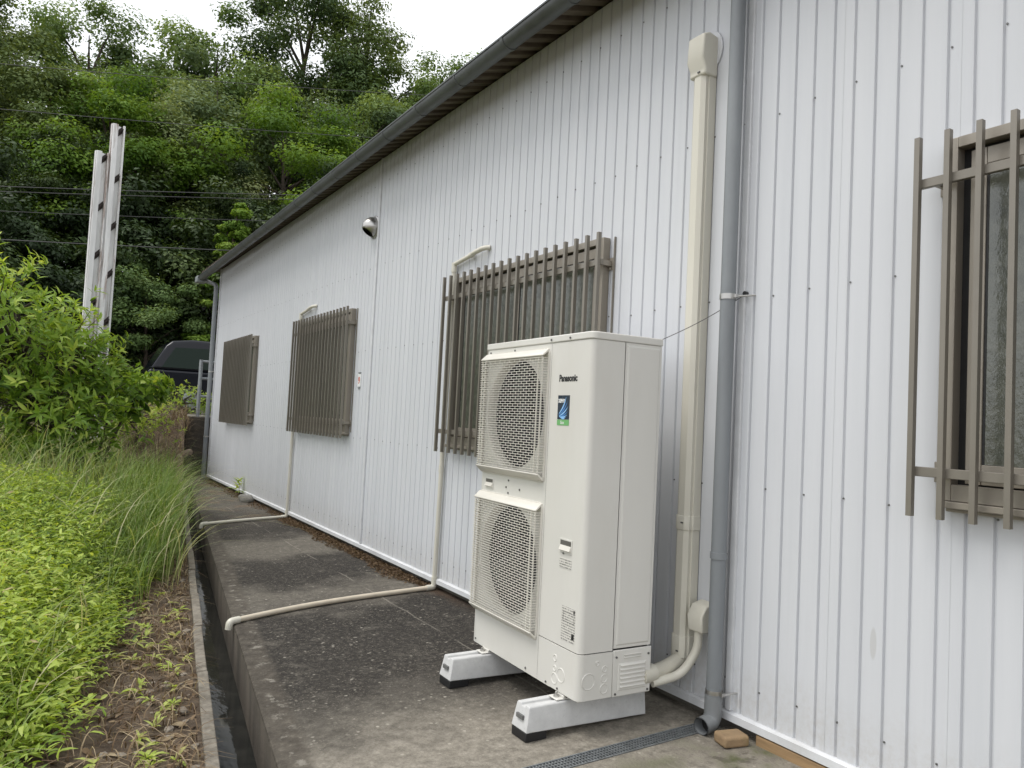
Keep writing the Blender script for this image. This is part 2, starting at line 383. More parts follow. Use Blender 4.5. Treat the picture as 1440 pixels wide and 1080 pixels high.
# other walls, footing, eaves filler
b = MB()
b.box((.012, Y0, .05), (.12, Y1-.001, TOP+.01)); b.box((.121, Y0, .05), (12, Y0+.1, 3.42)); b.box((.121, Y1-.1, .05), (12, Y1-.001, 3.42)); b.box((11.9, Y0+.101, .05), (12, Y1-.101, 3.42))
b.build('wall_core', SIDING, bld)
for y_ in (Y0, Y1-.1):
    b = MB(); b.prism([(.13, y_, 3.421), (6., y_, 5.22), (11.9, y_, 3.421)], (0, .099, 0)); b.build('gable', SIDING, bld)
b = MB(); b.box((.035, Y0+.02, -.4), (11.9, Y1-.03, .049)); b.build('footing', plain('footing_concrete', (.14, .13, .11), .9, bump=.5, scale=6), bld)
b = MB()
b.prism([(.01, Y0, .094), (-.006, Y0, .094), (-.020, Y0, .088), (-.021, Y0, .060), (.01, Y0, .057)], (0, Y1-Y0+.02, 0))
b.build('base_flashing', TRIM, bld)
for y0, w in ((2.118, .030), (6.183, .028)):
    b = MB(); b.box((-.014, y0, .096), (.004, y0+w, TOP-.002)); b.build('joint_strip', TRIM, bld, bevel=.003)
b = MB(); b.box((-.016, Y1-.05, .096), (.002, Y1+.016, TOP)); b.box((.0021, Y1, .05), (.06, Y1+.016, TOP)); b.build('corner_trim', TRIM, bld, bevel=.003)
# roof: ribbed sheet seen from below
b = MB(); per = .1232; n = int((13.45+1.8)/per); p = []
for k in range(n+1):
    y = -1.8+k*per; p += [(0, y, 0), (0, y+.050, 0), (0, y+.060, .048), (0, y+.108, .048)]
    p.append((0, y+.118, 0))
pa = [(-.238, q[1], 3.442-.238*.3+q[2]) for q in p]; pb = [(6.0, q[1], 3.442+1.8+q[2]) for q in p]
m_ = len(p); b.add(pa+pb, [(i, i+1, m_+i+1, m_+i) for i in range(m_-1)])
o = b.build('roof', ROOFU, bld)
so_ = o.modifiers.new('thick', 'SOLIDIFY'); so_.thickness = .003
b = MB(); b.add([(6.01, -1.8, 5.29), (6.01, 13.45, 5.29), (12.3, 13.45, 3.41), (12.3, -1.8, 3.41)], [(0, 1, 2, 3)])
b.build('roof', GUTTERM, bld).modifiers.new('thick', 'SOLIDIFY').thickness = .05
b = MB(); b.box((.03, Y0, TOP+.011), (.05, Y1, 3.50)); b.build('eave_filler', DARK, bld)
# gutter
GX, GR = -.262, .056
GZ = lambda y: 3.376-.0085*(y-3.6)
b = MB(); ring = lambda y, r: [(GX+r*math.cos(a), y, GZ(y)+r*math.sin(a)) for a in np.linspace(math.pi, 2*math.pi, 15)]
prof = lambda y: [(GX-GR-.005, y, GZ(y)-.006), (GX-GR-.006, y, GZ(y)+.003), (GX-GR, y, GZ(y)+.004)]+ring(y, GR)[1:-1]+[(GX+GR, y, GZ(y)+.004), (GX+GR-.003, y, GZ(y)+.004)]+ring(y, GR-.003)[::-1]
pr = [prof(-1.8), prof(13.44)]; k = len(pr[0]); b.add(pr[0]+pr[1], [(j, (j+1) % k, k+(j+1) % k, k+j) for j in range(k)]+[tuple(range(k)), tuple(range(2*k-1, k-1, -1))])
gutter = b.build('eave_gutter', GUTTERM, bld, smooth=40)
yy = 3.67-.59*9
i = 0
while yy < 13.3:
    w = .028 if i % 2 else .012; rr = GR+.004; b = MB()
    pts = [(GX+rr*math.cos(a), yy, GZ(yy)+rr*math.sin(a)) for a in np.linspace(math.pi, 2*math.pi, 13)]+[(GX+(GR-.001)*math.cos(a), yy, GZ(yy)+(GR-.001)*math.sin(a)) for a in np.linspace(2*math.pi, math.pi, 13)]
    b.prism(pts, (0, w, 0))
    if not i % 2: b.box((GX+GR-.002, yy, GZ(yy)-.006), (GX+GR+.03, yy+.012, GZ(yy)-.002))
    b.build('gutter_collar' if i % 2 else 'gutter_hanger', GUTTERM, gutter, smooth=40); yy += .59; i += 1
# near downpipe
def clamp(z, parent, cx, cy, r, arm):
    b = MB(); b.tube([(cx, cy, z-.011), (cx, cy, z+.011)], r+.003, 20); b.box((cx-.004, cy-r-.016, z-.006), (cx+.016, cy-r-.0005, z+.008))
    b.tube([(cx+.01, cy-r-.012, z), (-.002, cy-r-arm, z+.006)], .004, 8); b.build('pipe_clamp', STEEL, parent, smooth=40)
DX, DY, DR = -.066, 2.158, .0305
b = MB(); b.tube([(DX, DY, .075), (DX, DY, 3.34)], DR, 24); dp = b.build('downpipe', PIPEM, bld, smooth=40)
b = MB(); b.tube([(DX, DY, .69), (DX, DY, .715), (DX, DY, .716)], [DR+.0035, DR+.0035, DR], 24); b.build('pipe_socket', PIPEM, dp, smooth=40)
b = MB(); path = bend([(DX, DY, .16), (DX, DY, .052), (DX-.075, DY-.012, .047)], .05, 6); b.tube(path, DR+.004, 24, cap=False)
b.tube(path[::-1], DR, 24, cap=False); o = b.build('pipe_elbow', plain('grey_elbow', (.2, .21, .215), .55, var=.2), dp, smooth=40)
b = MB(); b.tube([(DX-.03, DY-.006, .048), (DX-.034, DY-.006, .048)], DR-.001, 20); b.build('elbow_hollow', DARK, dp)
b = MB(); b.tube(bend([(DX, DY, 3.338), (DX, DY, 3.37), (GX, DY, 3.40), (GX, DY, GZ(DY)-GR+.002)], .04, 4), DR, 18); b.build('pipe_offset', PIPEM, dp, smooth=40)
clamp(1.745, dp, DX, DY, DR, .055); clamp(.165, dp, DX, DY, DR, .03)
# far downpipe
b = MB(); fx, fy, fr = -.062, 13.075, .034
b.tube(bend([(GX, 13.33, GZ(13.3)-GR+.004), (GX, 13.33, 3.275), (fx, fy, 3.17), (fx, fy, 2.9), (fx, fy, .03)], .06, 5), fr, 16)
dp2 = b.build('downpipe', PIPEM, bld, smooth=40)
b = MB(); b.box((GX-.075, 13.25, GZ(13.3)-.085), (GX+.075, 13.44, GZ(13.3)+.018)); b.build('gutter_outlet', plain('outlet_pvc', (.24, .26, .26), .5), gutter, bevel=.012)
for z in (1.75, .7): clamp(z, dp2, fx, fy, fr, .03)
# ---- windows with security grilles
bar_b = MB(); bar_b.box((-.102, -.0085, .966), (-.083, .0085, 2.162)); BARME = None
def window(g0, label_side):
    global BARME
    y0, y1, z0, z1 = g0+.02, g0+1.635, 1.022, 2.150
    b = MB(); t = .034
    b.box((-.046, y0, z0), (-.002, y0+t, z1)); b.box((-.046, y1-t, z0), (-.002, y1, z1))
    b.box((-.047, y0+t+.0005, z1-t), (-.002, y1-t-.0005, z1)); b.box((-.047, y0+t+.0005, z0), (-.002, y1-t-.0005, z0+.05))
    w = b.build('window', SASHM, bld, bevel=.002)
    b = MB(); b.box((-.060, y0-.003, z0-.022), (-.001, y1+.003, z0-.001)); b.box((-.030, y0+.01, z0-.034), (-.001, y1-.01, z0-.0225)); b.build('window_sill', SASHM, w, bevel=.003)
    b = MB(); b.box((-.006, y0+t, z0+.05), (-.004, y1-t, z1-t)); b.build('window_recess', DARK, w)
    mid = (y0+y1)/2
    for (a, c, x) in ((y0+t+.002, mid+.03, -.038), (mid-.03, y1-t-.028, -.022)):
        s = .046; zb, zt = z0+.055, z1-t-.012
        b = MB(); b.box((x, a, zb), (x+.014, a+s, zt)); b.box((x, c-s, zb), (x+.014, c, zt)); b.box((x+.001, a+s+.0004, zt-.052), (x+.013, c-s-.0004, zt)); b.box((x+.001, a+s+.0004, zb), (x+.013, c-s-.0004, zb+.06))
        b.build('sash', SASHM, w, bevel=.002)
        b = MB(); b.box((x+.006, a+s+.001, zb+.061), (x+.010, c-s-.001, zt-.053)); b.build('glass_pane', GLASS, w)
        for (p, q) in (((x+.0045, a+s+.0005, zb+.06), (x+.0058, a+s+.007, zt-.052)), ((x+.0045, c-s-.007, zb+.06), (x+.0058, c-s-.0005, zt-.052))):
            b = MB(); b.box(p, q); b.build('gasket', BLACKRUB, w)
    g = empty('window_grille'); g.parent = bld
    if BARME is None:
        BARME = bar_b.mesh('grille_bar', BRONZE)
    for k in range(19):
        o = link('grille_bar', BARME, g, (0, g0+1.70*k/18, 0))
    for z in (1.105, 2.015):
        b = MB(); b.box((-.0825, g0-.012, z-.015), (-.066, g0+1.712, z+.015)); b.build('grille_rail', BRONZE, g, bevel=.002)
        for y in (g0+.004, g0+1.655):
            b = MB(); b.box((-.0655, y-.008, z-.013), (-.006, y+.008, z+.013)); b.box((-.006, y-.02, z-.032), (-.001, y+.02, z+.032)); b.tube([(-.014, y, z-.024), (-.006, y, z-.024)], .007, 8); b.build('grille_bracket', SASHM, g, bevel=.002)
    # caulked edge strip beside the frame
    b = MB(); b.box((-.010, y0-.045, z0), (-.0005, y0-.038, z1)); b.build('edge_strip', BRONZE, w)
for g in (-.337, 2.99, 6.62, 10.25): window(g, '')
# ---- vent hood
b = bmesh.new(); bmesh.ops.create_uvsphere(b, u_segments=28, v_segments=20, radius=1)
for v in b.verts: v.co = Vector((v.co.x*.105, v.co.y*.088, v.co.z*.088))
bmesh.ops.bisect_plane(b, geom=b.verts[:]+b.edges[:]+b.faces[:], plane_co=(0, 0, 0), plane_no=(1, 0, 0), clear_outer=True)
bmesh.ops.bisect_plane(b, geom=b.verts[:]+b.edges[:]+b.faces[:], plane_co=(-.085, 0, -.035), plane_no=(-.55, 0, -.8), clear_outer=True)
me = bpy.data.meshes.new('vent_hood'); b.to_mesh(me); b.free(); me.materials.append(STEEL); me.shade_smooth()
vh = link('vent_hood', me, bld, (-.012, 6.30, 2.835)); vh.modifiers.new('t', 'SOLIDIFY').thickness = .002
b = MB(); b.tube([(-.001, 0, 0), (-.009, 0, 0), (-.0115, 0, 0)], [.102, .102, .098], 32); b.build('vent_flange', STEEL, vh, smooth=40, loc=(.012, 0, 0))
b = MB(); b.tube([(-.014, 0, -.0), (-.016, 0, 0)], .07, 24); b.build('vent_duct', DARK, vh, loc=(.012, 0, 0))

# ------------------------------------------------------------------ outdoor unit
ac = empty('outdoor_unit', (-.613, 2.3292, .1461), -.0371, 'tall cream two fan heat pump outdoor unit standing on two blocks', 'outdoor unit')
AW, AD, AH, FP = .864, .347, 1.386, .29
FANS = (('upper', .585, 1.085), ('lower', .585, .435))
def plate_with_holes(name, rect, holes, s0, mat, parent):
    b = bmesh.new(); a0, a1, z0, z1 = rect
    def loop(pts):
        vs = [b.verts.new((s0, p[0], p[1])) for p in pts]; return [b.edges.new((vs[i], vs[(i+1) % len(vs)])) for i in range(len(vs))]
    e = loop([(a0, z0), (a1, z0), (a1, z1), (a0, z1)])
    for (ca, cz, r) in holes: e += loop([(ca+r*math.cos(t), cz+r*math.sin(t)) for t in np.linspace(0, 2*math.pi, 49)[:-1]])
    bmesh.ops.triangle_fill(b, use_beauty=True, use_dissolve=False, edges=e)
    bmesh.ops.recalc_face_normals(b, faces=b.faces)
    me = bpy.data.meshes.new(name); b.to_mesh(me); b.free(); me.materials.append(mat); o = link(name, me, parent); return o
fp = plate_with_holes('front_panel', (FP, AW-.012, .0, AH), [(c, z, .252) for _, c, z in FANS], 0., ACW, ac)
b = MB(); b.box((.0, .193, .0), (.008, FP-.0015, .176)); b.build('lower_front_strip', ACW, ac)
# corner service panel: L profile with a rounded corner
def lpanel(z0, z1, a_end, s_end, off, r=.026):
    p = [(off, a_end, 0)]+[(off+r-r*math.cos(t), off+r-r*math.sin(t), 0) for t in np.linspace(0, math.pi/2, 9)]+[(s_end, off, 0)]
    q = [(s_end, off+.006, 0), (off+.03, off+.006, 0), (off+.006, off+.03, 0), (off+.006, a_end, 0)]
    b = MB(); b.prism([(x, y, z0) for x, y, _ in p+q], (0, 0, z1-z0)); return b
lpanel(.1795, AH, FP-.0015, .158, 0.).build('service_panel', ACW, ac, smooth=35)
cov = lpanel(.004, .176, .190, .1575, -.004, .030).build('pipe_cover', ACW, ac, smooth=35)
b = MB(); b.prism([(.012, AW-.0119, 0), (.002, AW-.006, 0), (0.002, AW, 0), (AD, AW, 0), (AD, AW-.008, 0), (.012, AW-.008, 0)], (0, 0, AH)); b.build('far_side_panel', ACW, ac)
b = MB(); b.box((AD-.006, .01, 0), (AD-.001, AW-.009, AH)); b.build('back_panel', ACW, ac)
b = MB(); b.box((.012, .012, -.004), (AD-.01, AW-.012, .01)); b.build('base_pan', ACW, ac)
b = MB(); b.box((.17, .2, .02), (.18, AW-.02, AH-.02)); b.build('interior_shade', ACDARK, ac)  # black sheet standing in for the shade inside the cabinet
# side panel with pressed frame
b = MB(); S0, S1, Z0, Z1 = .161, AD, .186, AH
def pressed(b, s0, s1, z0, z1, inset, w, d):
    """flat panel (normal -a) whose inner field is pressed in along a sloped border"""
    L = [((s0, z0), (s1, z0), (s1, z1), (s0, z1))]; lv = [0, 0, d, d]; ins = [0, inset, inset+w, None]
    rings = []
    for k in range(3):
        i = ins[k]; rings.append([(s0+i, lv[k], z0+i), (s1-i, lv[k], z0+i), (s1-i, lv[k], z1-i), (s0+i, lv[k], z1-i)])
    vs = rings[0]+rings[1]+rings[2]; fs = []
    for k in range(2):
        for j in range(4): fs.append((4*k+j, 4*k+(j+1) % 4, 4*k+4+(j+1) % 4, 4*k+4+j))
    fs.append((8, 9, 10, 11)); b.add(vs, fs)
pressed(b, S0, S1, Z0, Z1, .010, .007, -.004); b.build('side_panel', ACW, ac)
b = MB(); b.box((S0, -.004, .0), (S1+.004, .004, .180)); vp = b.build('valve_panel', ACW, ac, bevel=.004)
b = MB(); pressed(b, S0+.02, S1-.016, .018, .132, .004, .004, -.003)
b.build('louvre_frame', ACW, vp, loc=(0, -.0045, 0))
b = MB()
for k in range(6):
    z = .032+k*.0165
    b.prism([(S0+.034, -.0075, z), (S0+.034, -.0125, z+.003), (S0+.034, -.0125, z+.006), (S0+.034, -.0075, z+.011)], (S1-S0-.064, 0, 0))
b.build('louvre', ACW, vp, bevel=.0012)
b = MB(); b.box((S0+.05, -.009, .146), (S1-.05, -.0042, .151)); b.box((S0+.05, -.009, .157), (S1-.05, -.0042, .162)); b.build('pressed_rib', ACW, vp, bevel=.002)
# knock-outs on the pipe cover
def ring(c, r, w, ax):
    b = MB(); n = 22; vs = []
    for k in range(n):
        t = 2*math.pi*k/n
        for rr, h in ((r-w, 0), (r, .0020), (r+w, 0)):
            u, v = rr*math.cos(t), rr*math.sin(t)
            vs.append((-.0041-h, c[0]+u, c[1]+v) if ax == 'f' else (c[0]+u, -.0041-h, c[1]+v))
    fs = []
    for k in range(n):
        k2 = (k+1) % n
        for j in range(2): fs.append((3*k+j, 3*k2+j, 3*k2+j+1, 3*k+j+1))
    b.add(vs, fs); return b
for c, r in (((.155, .125), .012), ((.155, .045), .020), ((.155, .085), .010), ((.11, .07), .026)): ring(c, r, .003, 'f').build('knockout', ACW, cov, smooth=60)
for c, r in (((.045, .075), .030), ((.12, .115), .011), ((.12, .08), .015), ((.12, .04), .018), ((.085, .14), .008)): ring(c, r, .003, 's').build('knockout', ACW, cov, smooth=60)
# lid
b = MB(); b.prism([(x, y, AH+.001) for x, y in [(-.004, AW+.004)]+[(-.004+.028-.028*math.cos(t), -.004+.028-.028*math.sin(t)) for t in np.linspace(0, math.pi/2, 9)]+[(AD+.004, -.004), (AD+.004, AW+.004)]], (0, 0, .030))
b.build('lid', ACW, ac, bevel=.005, seg=3)
# fans behind the guards
for nm, ca, cz in FANS:
    b = MB(); n = 48; prof = [(.0, .252), (.006, .246), (.025, .242), (.042, .241)]
    vs = [(s, ca+r*math.cos(2*math.pi*k/n), cz+r*math.sin(2*math.pi*k/n)) for s, r in prof for k in range(n)]
    b.add(vs, [(i*n+k, i*n+(k+1) % n, (i+1)*n+(k+1) % n, (i+1)*n+k) for i in range(3) for k in range(n)]); b.build('fan_shroud', ACG, ac, smooth=50)
    b = MB(); b.add([(s_, ca+.2415*math.cos(2*math.pi*k/n), cz+.2415*math.sin(2*math.pi*k/n)) for s_ in (.0421, .17) for k in range(n)], [(k, (k+1) % n, n+(k+1) % n, n+k) for k in range(n)]); b.build('fan_tunnel_shade', ACDARK, ac, smooth=50)  # black tube behind the shroud paints the opening's shaded depth
    fan = empty('fan', (.07, ca, cz)); fan.parent = ac
    b = MB(); b.tube([(.05, 0, 0), (-.02, 0, 0), (-.03, 0, 0)], [.055, .055, .03], 24); b.build('fan_hub', ACDARK, fan, smooth=40)
    for q in range(3):
        b = MB(); vs = []; t0 = q*2*math.pi/3+.4; N = 8
        for k in range(N+1):
            t = t0+1.55*k/N; s = .045-.07*k/N
            for r in (.05, .14, .228): vs.append((s*(.6+r*2), r*math.cos(t-.5*r), r*math.sin(t-.5*r)))
        b.add(vs, [(3*k+j, 3*k+j+1, 3*k+4+j, 3*k+3+j) for k in range(N) for j in range(2)])
        o = b.build('fan_blade', ACDARK, fan, smooth=60); o.modifiers.new('t', 'SOLIDIFY').thickness = .004
    g = empty('fan_guard', (0, ca, cz)); g.parent = ac
    h = .279; P = -.036
    def sq(hh, s, r, n=5):
        out = []
        for (sx, sy, a0) in ((1, 1, 0), (-1, 1, 90), (-1, -1, 180), (1, -1, 270)):
            for k in range(n+1):
                t = R(a0+90*k/n); out.append((s, sx*(hh-r)+r*math.cos(t), sy*(hh-r)+r*math.sin(t)))
        return out
    loops = [sq(h+.004, -.0005, .022), sq(h+.003, -.007, .022), sq(h-.004, -.008, .018), sq(h-.006, -.0005, .016)]
    n = len(loops[0]); vs = [p for L in loops for p in L]
    b = MB(); b.add(vs, [(i*n+k, i*n+(k+1) % n, (i+1)*n+(k+1) % n, (i+1)*n+k) for i in range(3) for k in range(n)]); b.build('guard_frame', ACG, g, smooth=35)
    for sg, nm2 in ((1, 'guard_visor'), (-1, 'guard_skirt')):
        b = MB(); z = sg*h; d_ = sg*.026
        b.prism([(-.0005, -h, z+sg*.001), (-.0085, -h, z), (P-.001, -h, z-d_), (P-.001, -h, z-d_-sg*.006), (P+.006, -h, z-d_-sg*.006), (-.0005, -h, z-sg*.008)], (0, 2*h, 0)); b.build(nm2, ACG, g, bevel=.003)
    b = MB(); nb = 45; w = h-.003; zs = np.linspace(-h+.038, h-.038, nb); hw = .00135
    for z in zs:
        b.box((P, -w, z-hw), (P+.0032, w, z+hw)); b.box((P+.0033, w-.0035, z-hw), (-.008, w, z+hw)); b.box((P+.0033, -w, z-hw), (-.008, -w+.0035, z+hw))
    for j in range(nb-1):
        off = .0225 if j % 2 else 0
        for y in np.arange(-w+.03+off, w-.02, .045): b.box((P+.0008, y-.0012, zs[j]+hw), (P+.0030, y+.0012, zs[j+1]-hw))
    for y in (-w+.004, -w+.036, w-.010, w-.036): b.box((P+.0034, y-.0035, -h+.035), (P+.0075, y+.0035, h-.035))
    tag(b.build('guard_wires', ACG, g), kind='stuff')
# handle pockets
def pocket(name, a, z, w, h):
    b = MB(); b.box((-.0025, a-w/2-.006, z-h/2-.008), (-.0003, a+w/2+.006, z+h/2+.006)); k = b.build(name, ACW, ac, bevel=.001)
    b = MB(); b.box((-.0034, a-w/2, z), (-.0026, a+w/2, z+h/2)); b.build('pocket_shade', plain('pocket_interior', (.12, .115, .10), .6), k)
    b = MB(); b.prism([(-.0026, a-w/2, z+.004), (-.011, a-w/2, z-h/2+.004), (-.0026, a-w/2, z-h/2)], (0, w, 0)); b.build('pocket_lip', ACG, k)
pocket('handle_pocket', .120, .570, .074, .042); pocket('handle_pocket', .780, .757, .066, .036)
# screws on the cabinet
def screw(s, a, z, ax='f'):
    b = MB(); p = [(0, .0045*math.cos(t), .0045*math.sin(t)) for t in np.arange(8)*math.pi/4]
    if ax == 'f': b.prism([(s-.0005, a+q[1], z+q[2]) for q in p], (-.003, 0, 0))
    else: b.prism([(s+q[1], a-.0005, z+q[2]) for q in p], (0, -.003, 0))
    b.build('screw', SCREW, ac)
for a, z in ((.83, 1.372), (.6, 1.372), (.62, .752), (.50, .752), (.60, .728), (.60, .784), (.84, .018), (.38, .018), (.22, .012), (.135, .54)): screw(0, a, z)
screw(-.0045, .15, 1.4); screw(-.0045, .29, 1.4); screw(-.0045, .13, .014)
for s, z in ((.175, .153), (.335, .153), (.175, .012), (.335, .012)): screw(s, -.0045, z, 's')
# lettering and badge
def text(body, size, mat, parent, a, z, s, name, xs=1., bold=0., face='f', spacing=1.):
    cu = bpy.data.curves.new(name, 'FONT'); cu.body = body; cu.size = size; cu.align_x = 'LEFT'; cu.offset = bold; cu.extrude = .0004; cu.space_character = spacing
    tmp = bpy.data.objects.new('tmp', cu); COL.objects.link(tmp)
    bpy.context.view_layer.update()
    me = bpy.data.meshes.new_from_object(tmp.evaluated_get(bpy.context.evaluated_depsgraph_get())); bpy.data.objects.remove(tmp)
    for v in me.vertices:
        x, y, zz = v.co; v.co = (s-zz, a-x*xs, z+y)
    me.flip_normals(); me.materials.clear(); me.materials.append(mat); return link(name, me, parent)
INK = plain('black_ink', (.018, .018, .018), .5)
text('Panasonic', .0375, INK, ac, .2245, 1.2245, -.0006, 'brand_lettering', .88, .0014)
b = MB(); b.box((-.0012, .141, 1.069), (-.0002, .2255, 1.167)); bd = b.build('badge', plain('badge_navy', (.018, .032, .05), .3), ac)
b = MB(); b.box((-.0013, .1405, 1.045), (-.0002, .226, 1.0675)); b.build('badge_strip', plain('badge_green', (.16, .42, .15), .4), bd)
WHT = plain('white_print', (.75, .76, .75), .5)
text('XEPHY', .0205, WHT, bd, .2215, 1.1375, -.0016, 'badge_lettering', .76, .0009)
text('Eco', .018, WHT, bd, .2, 1.0505, -.0015, 'badge_lettering', .95, .0004)
wing = (plain('badge_sky', (.25, .5, .82), .4), plain('badge_blue', (.05, .2, .5), .4))
for k in range(7):
    b = MB(); t0 = k/6; ang = R(43-72*t0); L = .092-.052*t0; c = (.216-.006*t0, 1.083-.006*math.sin(t0*3)+.006*(1-t0)); n = 7; up = []; dn = []
    for i in range(n+1):
        t = i/n; w = .0065*math.sin(math.pi*min(1, t*.93+.05))*(1.1-.3*t0); bend_ = .24*t*t
        ax_, az_ = math.cos(ang+bend_), math.sin(ang+bend_); px, pz = c[0]-L*t*ax_, c[1]+L*t*az_
        px = max(px, .1435); pz = min(pz, 1.160)
        up.append((-.0013-.00005*k, px-w*az_*.5, pz-w*ax_*.5+.0)); dn.append((-.0013-.00005*k, px+w*az_*.5, pz+w*ax_*.5))
    b.add(up+dn, [(i, i+1, n+2+i, n+1+i) for i in range(n)]); b.build('badge_feather', wing[0] if k % 2 == 0 or k > 3 else wing[1], bd)
def m_print(name):
    m = NT(name); t = m.n('ShaderNodeTexCoord'); v = t.outputs['Object']
    a = m.noise(1, 2, .5, (1, 260, 60), v); l = m.n('ShaderNodeTexWave'); l.wave_type = 'BANDS'; l.bands_direction = 'Z'; l.inputs['Scale'].default_value = 32; m.l(v, l.inputs['Vector'])
    f = m.math('MULTIPLY', m.ramp(a, [(.44, 0.), (.5, 1.)]), m.ramp(l.outputs['Fac'], [(.45, 0.), (.6, 1.)]))
    m.col(m.mix(m.math('MULTIPLY', f, .8), (.66, .64, .59), (.06, .06, .06))); m.rough(.45); return m.mat
PRINT = m_print('small_print')
b = MB(); b.box((-.0011, .078, .482), (-.0002, .160, .520)); b.build('notice_label', PRINT, ac)
b = MB(); b.box((-.0011, .036, .208), (-.0002, .128, .338)); lb = b.build('rating_label', PRINT, ac)
b = MB(); b.box((-.0016, .039, .222), (-.0011, .056, .245)); b.box((-.0016, .039, .322), (-.0011, .048, .334)); b.build('label_mark', INK, lb)
b = MB()
for (a0, z0, a1, z1) in ((.042, .281, .118, .2825), (.042, .317, .118, .3185), (.1165, .282, .118, .3175), (.042, .282, .0435, .3175)): b.box((-.0015, a0, z0), (-.0011, a1, z1))
b.build('label_rule', INK, lb)
# feet
for a in (.115, .735):
    b = MB(); b.box((-.035, a-.03, -.0155), (AD+.02, a+.03, -.0105)); b.box((-.004, a-.03, -.0104), (0.008, a+.03, .0)); b.build('mounting_foot', ACW, ac, bevel=.002)
    b = MB(); b.tube([(-.018, a, -.0105), (-.018, a, .006)], .006, 8); b.tube([(-.018, a, -.010), (-.018, a, -.003)], .011, 6); b.build('foot_bolt', STEEL, ac)
# base blocks
def base_block(y, label):
    e = empty('base_block', (-.50, y, .0065), label=label, cat='block', group='blocks carrying the outdoor unit')
    b = MB(); x0, x1 = -.286, .300; zb, zt = .030, .1215
    prof = [(-.054, zb), (.054, zb), (.043, zt-.004), (.038, zt), (.014, zt), (.012, zt-.010), (-.012, zt-.010), (-.014, zt), (-.038, zt), (-.043, zt-.004)]
    vs = []
    for x, sc in ((x0-.004, 1), (x0+.020, 1), (x1, 1)):
        for (p, z) in prof: vs.append((x+(.016 if x < 0 and z > .1 and x < x0 else 0), p*sc, .011 if (x == x1 and z == zb) else z))
    k = len(prof); b.add(vs, [(i*k+j, i*k+(j+1) % k, (i+1)*k+(j+1) % k, (i+1)*k+j) for i in range(2) for j in range(k)]+[tuple(range(k)), tuple(range(3*k-1, 2*k-1, -1))])
    b.build('block_body', BLOCK, e, bevel=.003)
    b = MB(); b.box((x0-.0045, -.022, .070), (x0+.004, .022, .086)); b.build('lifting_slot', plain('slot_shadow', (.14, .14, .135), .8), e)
    for xx in (x0+.002,):
        b = MB(); b.box((xx-.006, -.050, -.0045), (xx+.09, .050, .0295)); b.build('rubber_pad', BLACKRUB, e, bevel=.003)
    return e
base_block(2.452, 'pale base block under the near end of the outdoor unit')
base_block(3.070, 'pale base block under the far end of the outdoor unit')

# ------------------------------------------------------------------ pipe duct on the wall
du = empty('pipe_duct', (-.04, 2.378, .25), label='cream vertical pipe cover duct on the wall beside the outdoor unit', cat='duct')
di = Vector((.04, -2.378, -.25))
def duct(z0, z1, g=0., d=.072, y0=2.328, y1=2.408):
    a0, a1 = y0-g, y1+g; d += g
    prof = [(0, a0), (-d*.55, a0), (-d*.58, a0+.006), (-d*.72, a0+.006), (-d*.8, a0+.004), (-d, a0+.022), (-d, a1-.022), (-d*.8, a1-.004), (0, a1)]
    b = MB(); b.prism([(x-.001, y, z0) for x, y in prof], (0, 0, z1-z0)); return b
duct(.33, .78).build('duct_cover', CREAM, du, smooth=25, loc=di); duct(.83, 2.75).build('duct_cover', CREAM, du, smooth=25, loc=di)
duct(.775, .835, .004).build('duct_joint', CREAM, du, bevel=.002, loc=di); duct(.245, .335, .004).build('duct_end', CREAM, du, bevel=.002, loc=di)
for z in (.806, .272):
    b = MB(); b.box((-.0785, 2.350, z-.003), (-.072, 2.364, z+.003)); b.build('duct_clip', SCREW, du, loc=di)
b = MB(); b.prism([(-.001, 2.320, 2.735), (-.001, 2.320, 2.915), (-.055, 2.320, 2.925), (-.092, 2.320, 2.91), (-.098, 2.320, 2.80), (-.078, 2.320, 2.765), (-.078, 2.320, 2.735)], (0, .096, 0))
cap = b.build('duct_cap', CREAM, du, bevel=.009, seg=3, loc=di)
b = MB(); b.prism([(-.001, 2.352+.058*math.cos(t), 2.865+.085*math.sin(t)) for t in np.linspace(0, 2*math.pi, 25)[:-1]], (-.008, 0, 0)); b.build('wall_flange', TRIM, du, bevel=.002, loc=di)
b = MB(); b.box((-.083, 2.35, 2.747), (-.077, 2.364, 2.753)); b.build('duct_clip', SCREW, du, loc=di)
b = MB(); b.tube(bend([(-.040, 2.368, .30), (-.040, 2.368, .235), (-.16, 2.352, .205), (-.30, 2.335, .205)], .09, 7), .031, 16); b.build('insulated_pipe', plain('pipe_wrap', (.61, .58, .49), .5, var=.1, bump=.4, bscale=80), du, smooth=60, loc=di)
b = MB(); b.tube([(-.295, 2.335, .205), (-.225, 2.342, .207)], .036, 16); b.build('pipe_sleeve', CREAM, du, smooth=40, loc=di)
b = MB(); b.prism([(-.001, 2.222, .375), (-.075, 2.222, .375), (-.082, 2.222, .44), (-.055, 2.222, .482), (-.001, 2.222, .495)], (0, .082, 0)); b.build('conduit_entry_cover', CREAM, du, bevel=.006, loc=di)
b = MB(); b.tube(bend([(-.05, 2.265, .385), (-.052, 2.265, .30), (-.10, 2.30, .195), (-.24, 2.325, .172)], .10, 7), .018, 12); b.build('flexible_conduit', CREAM, du, smooth=60, loc=di)
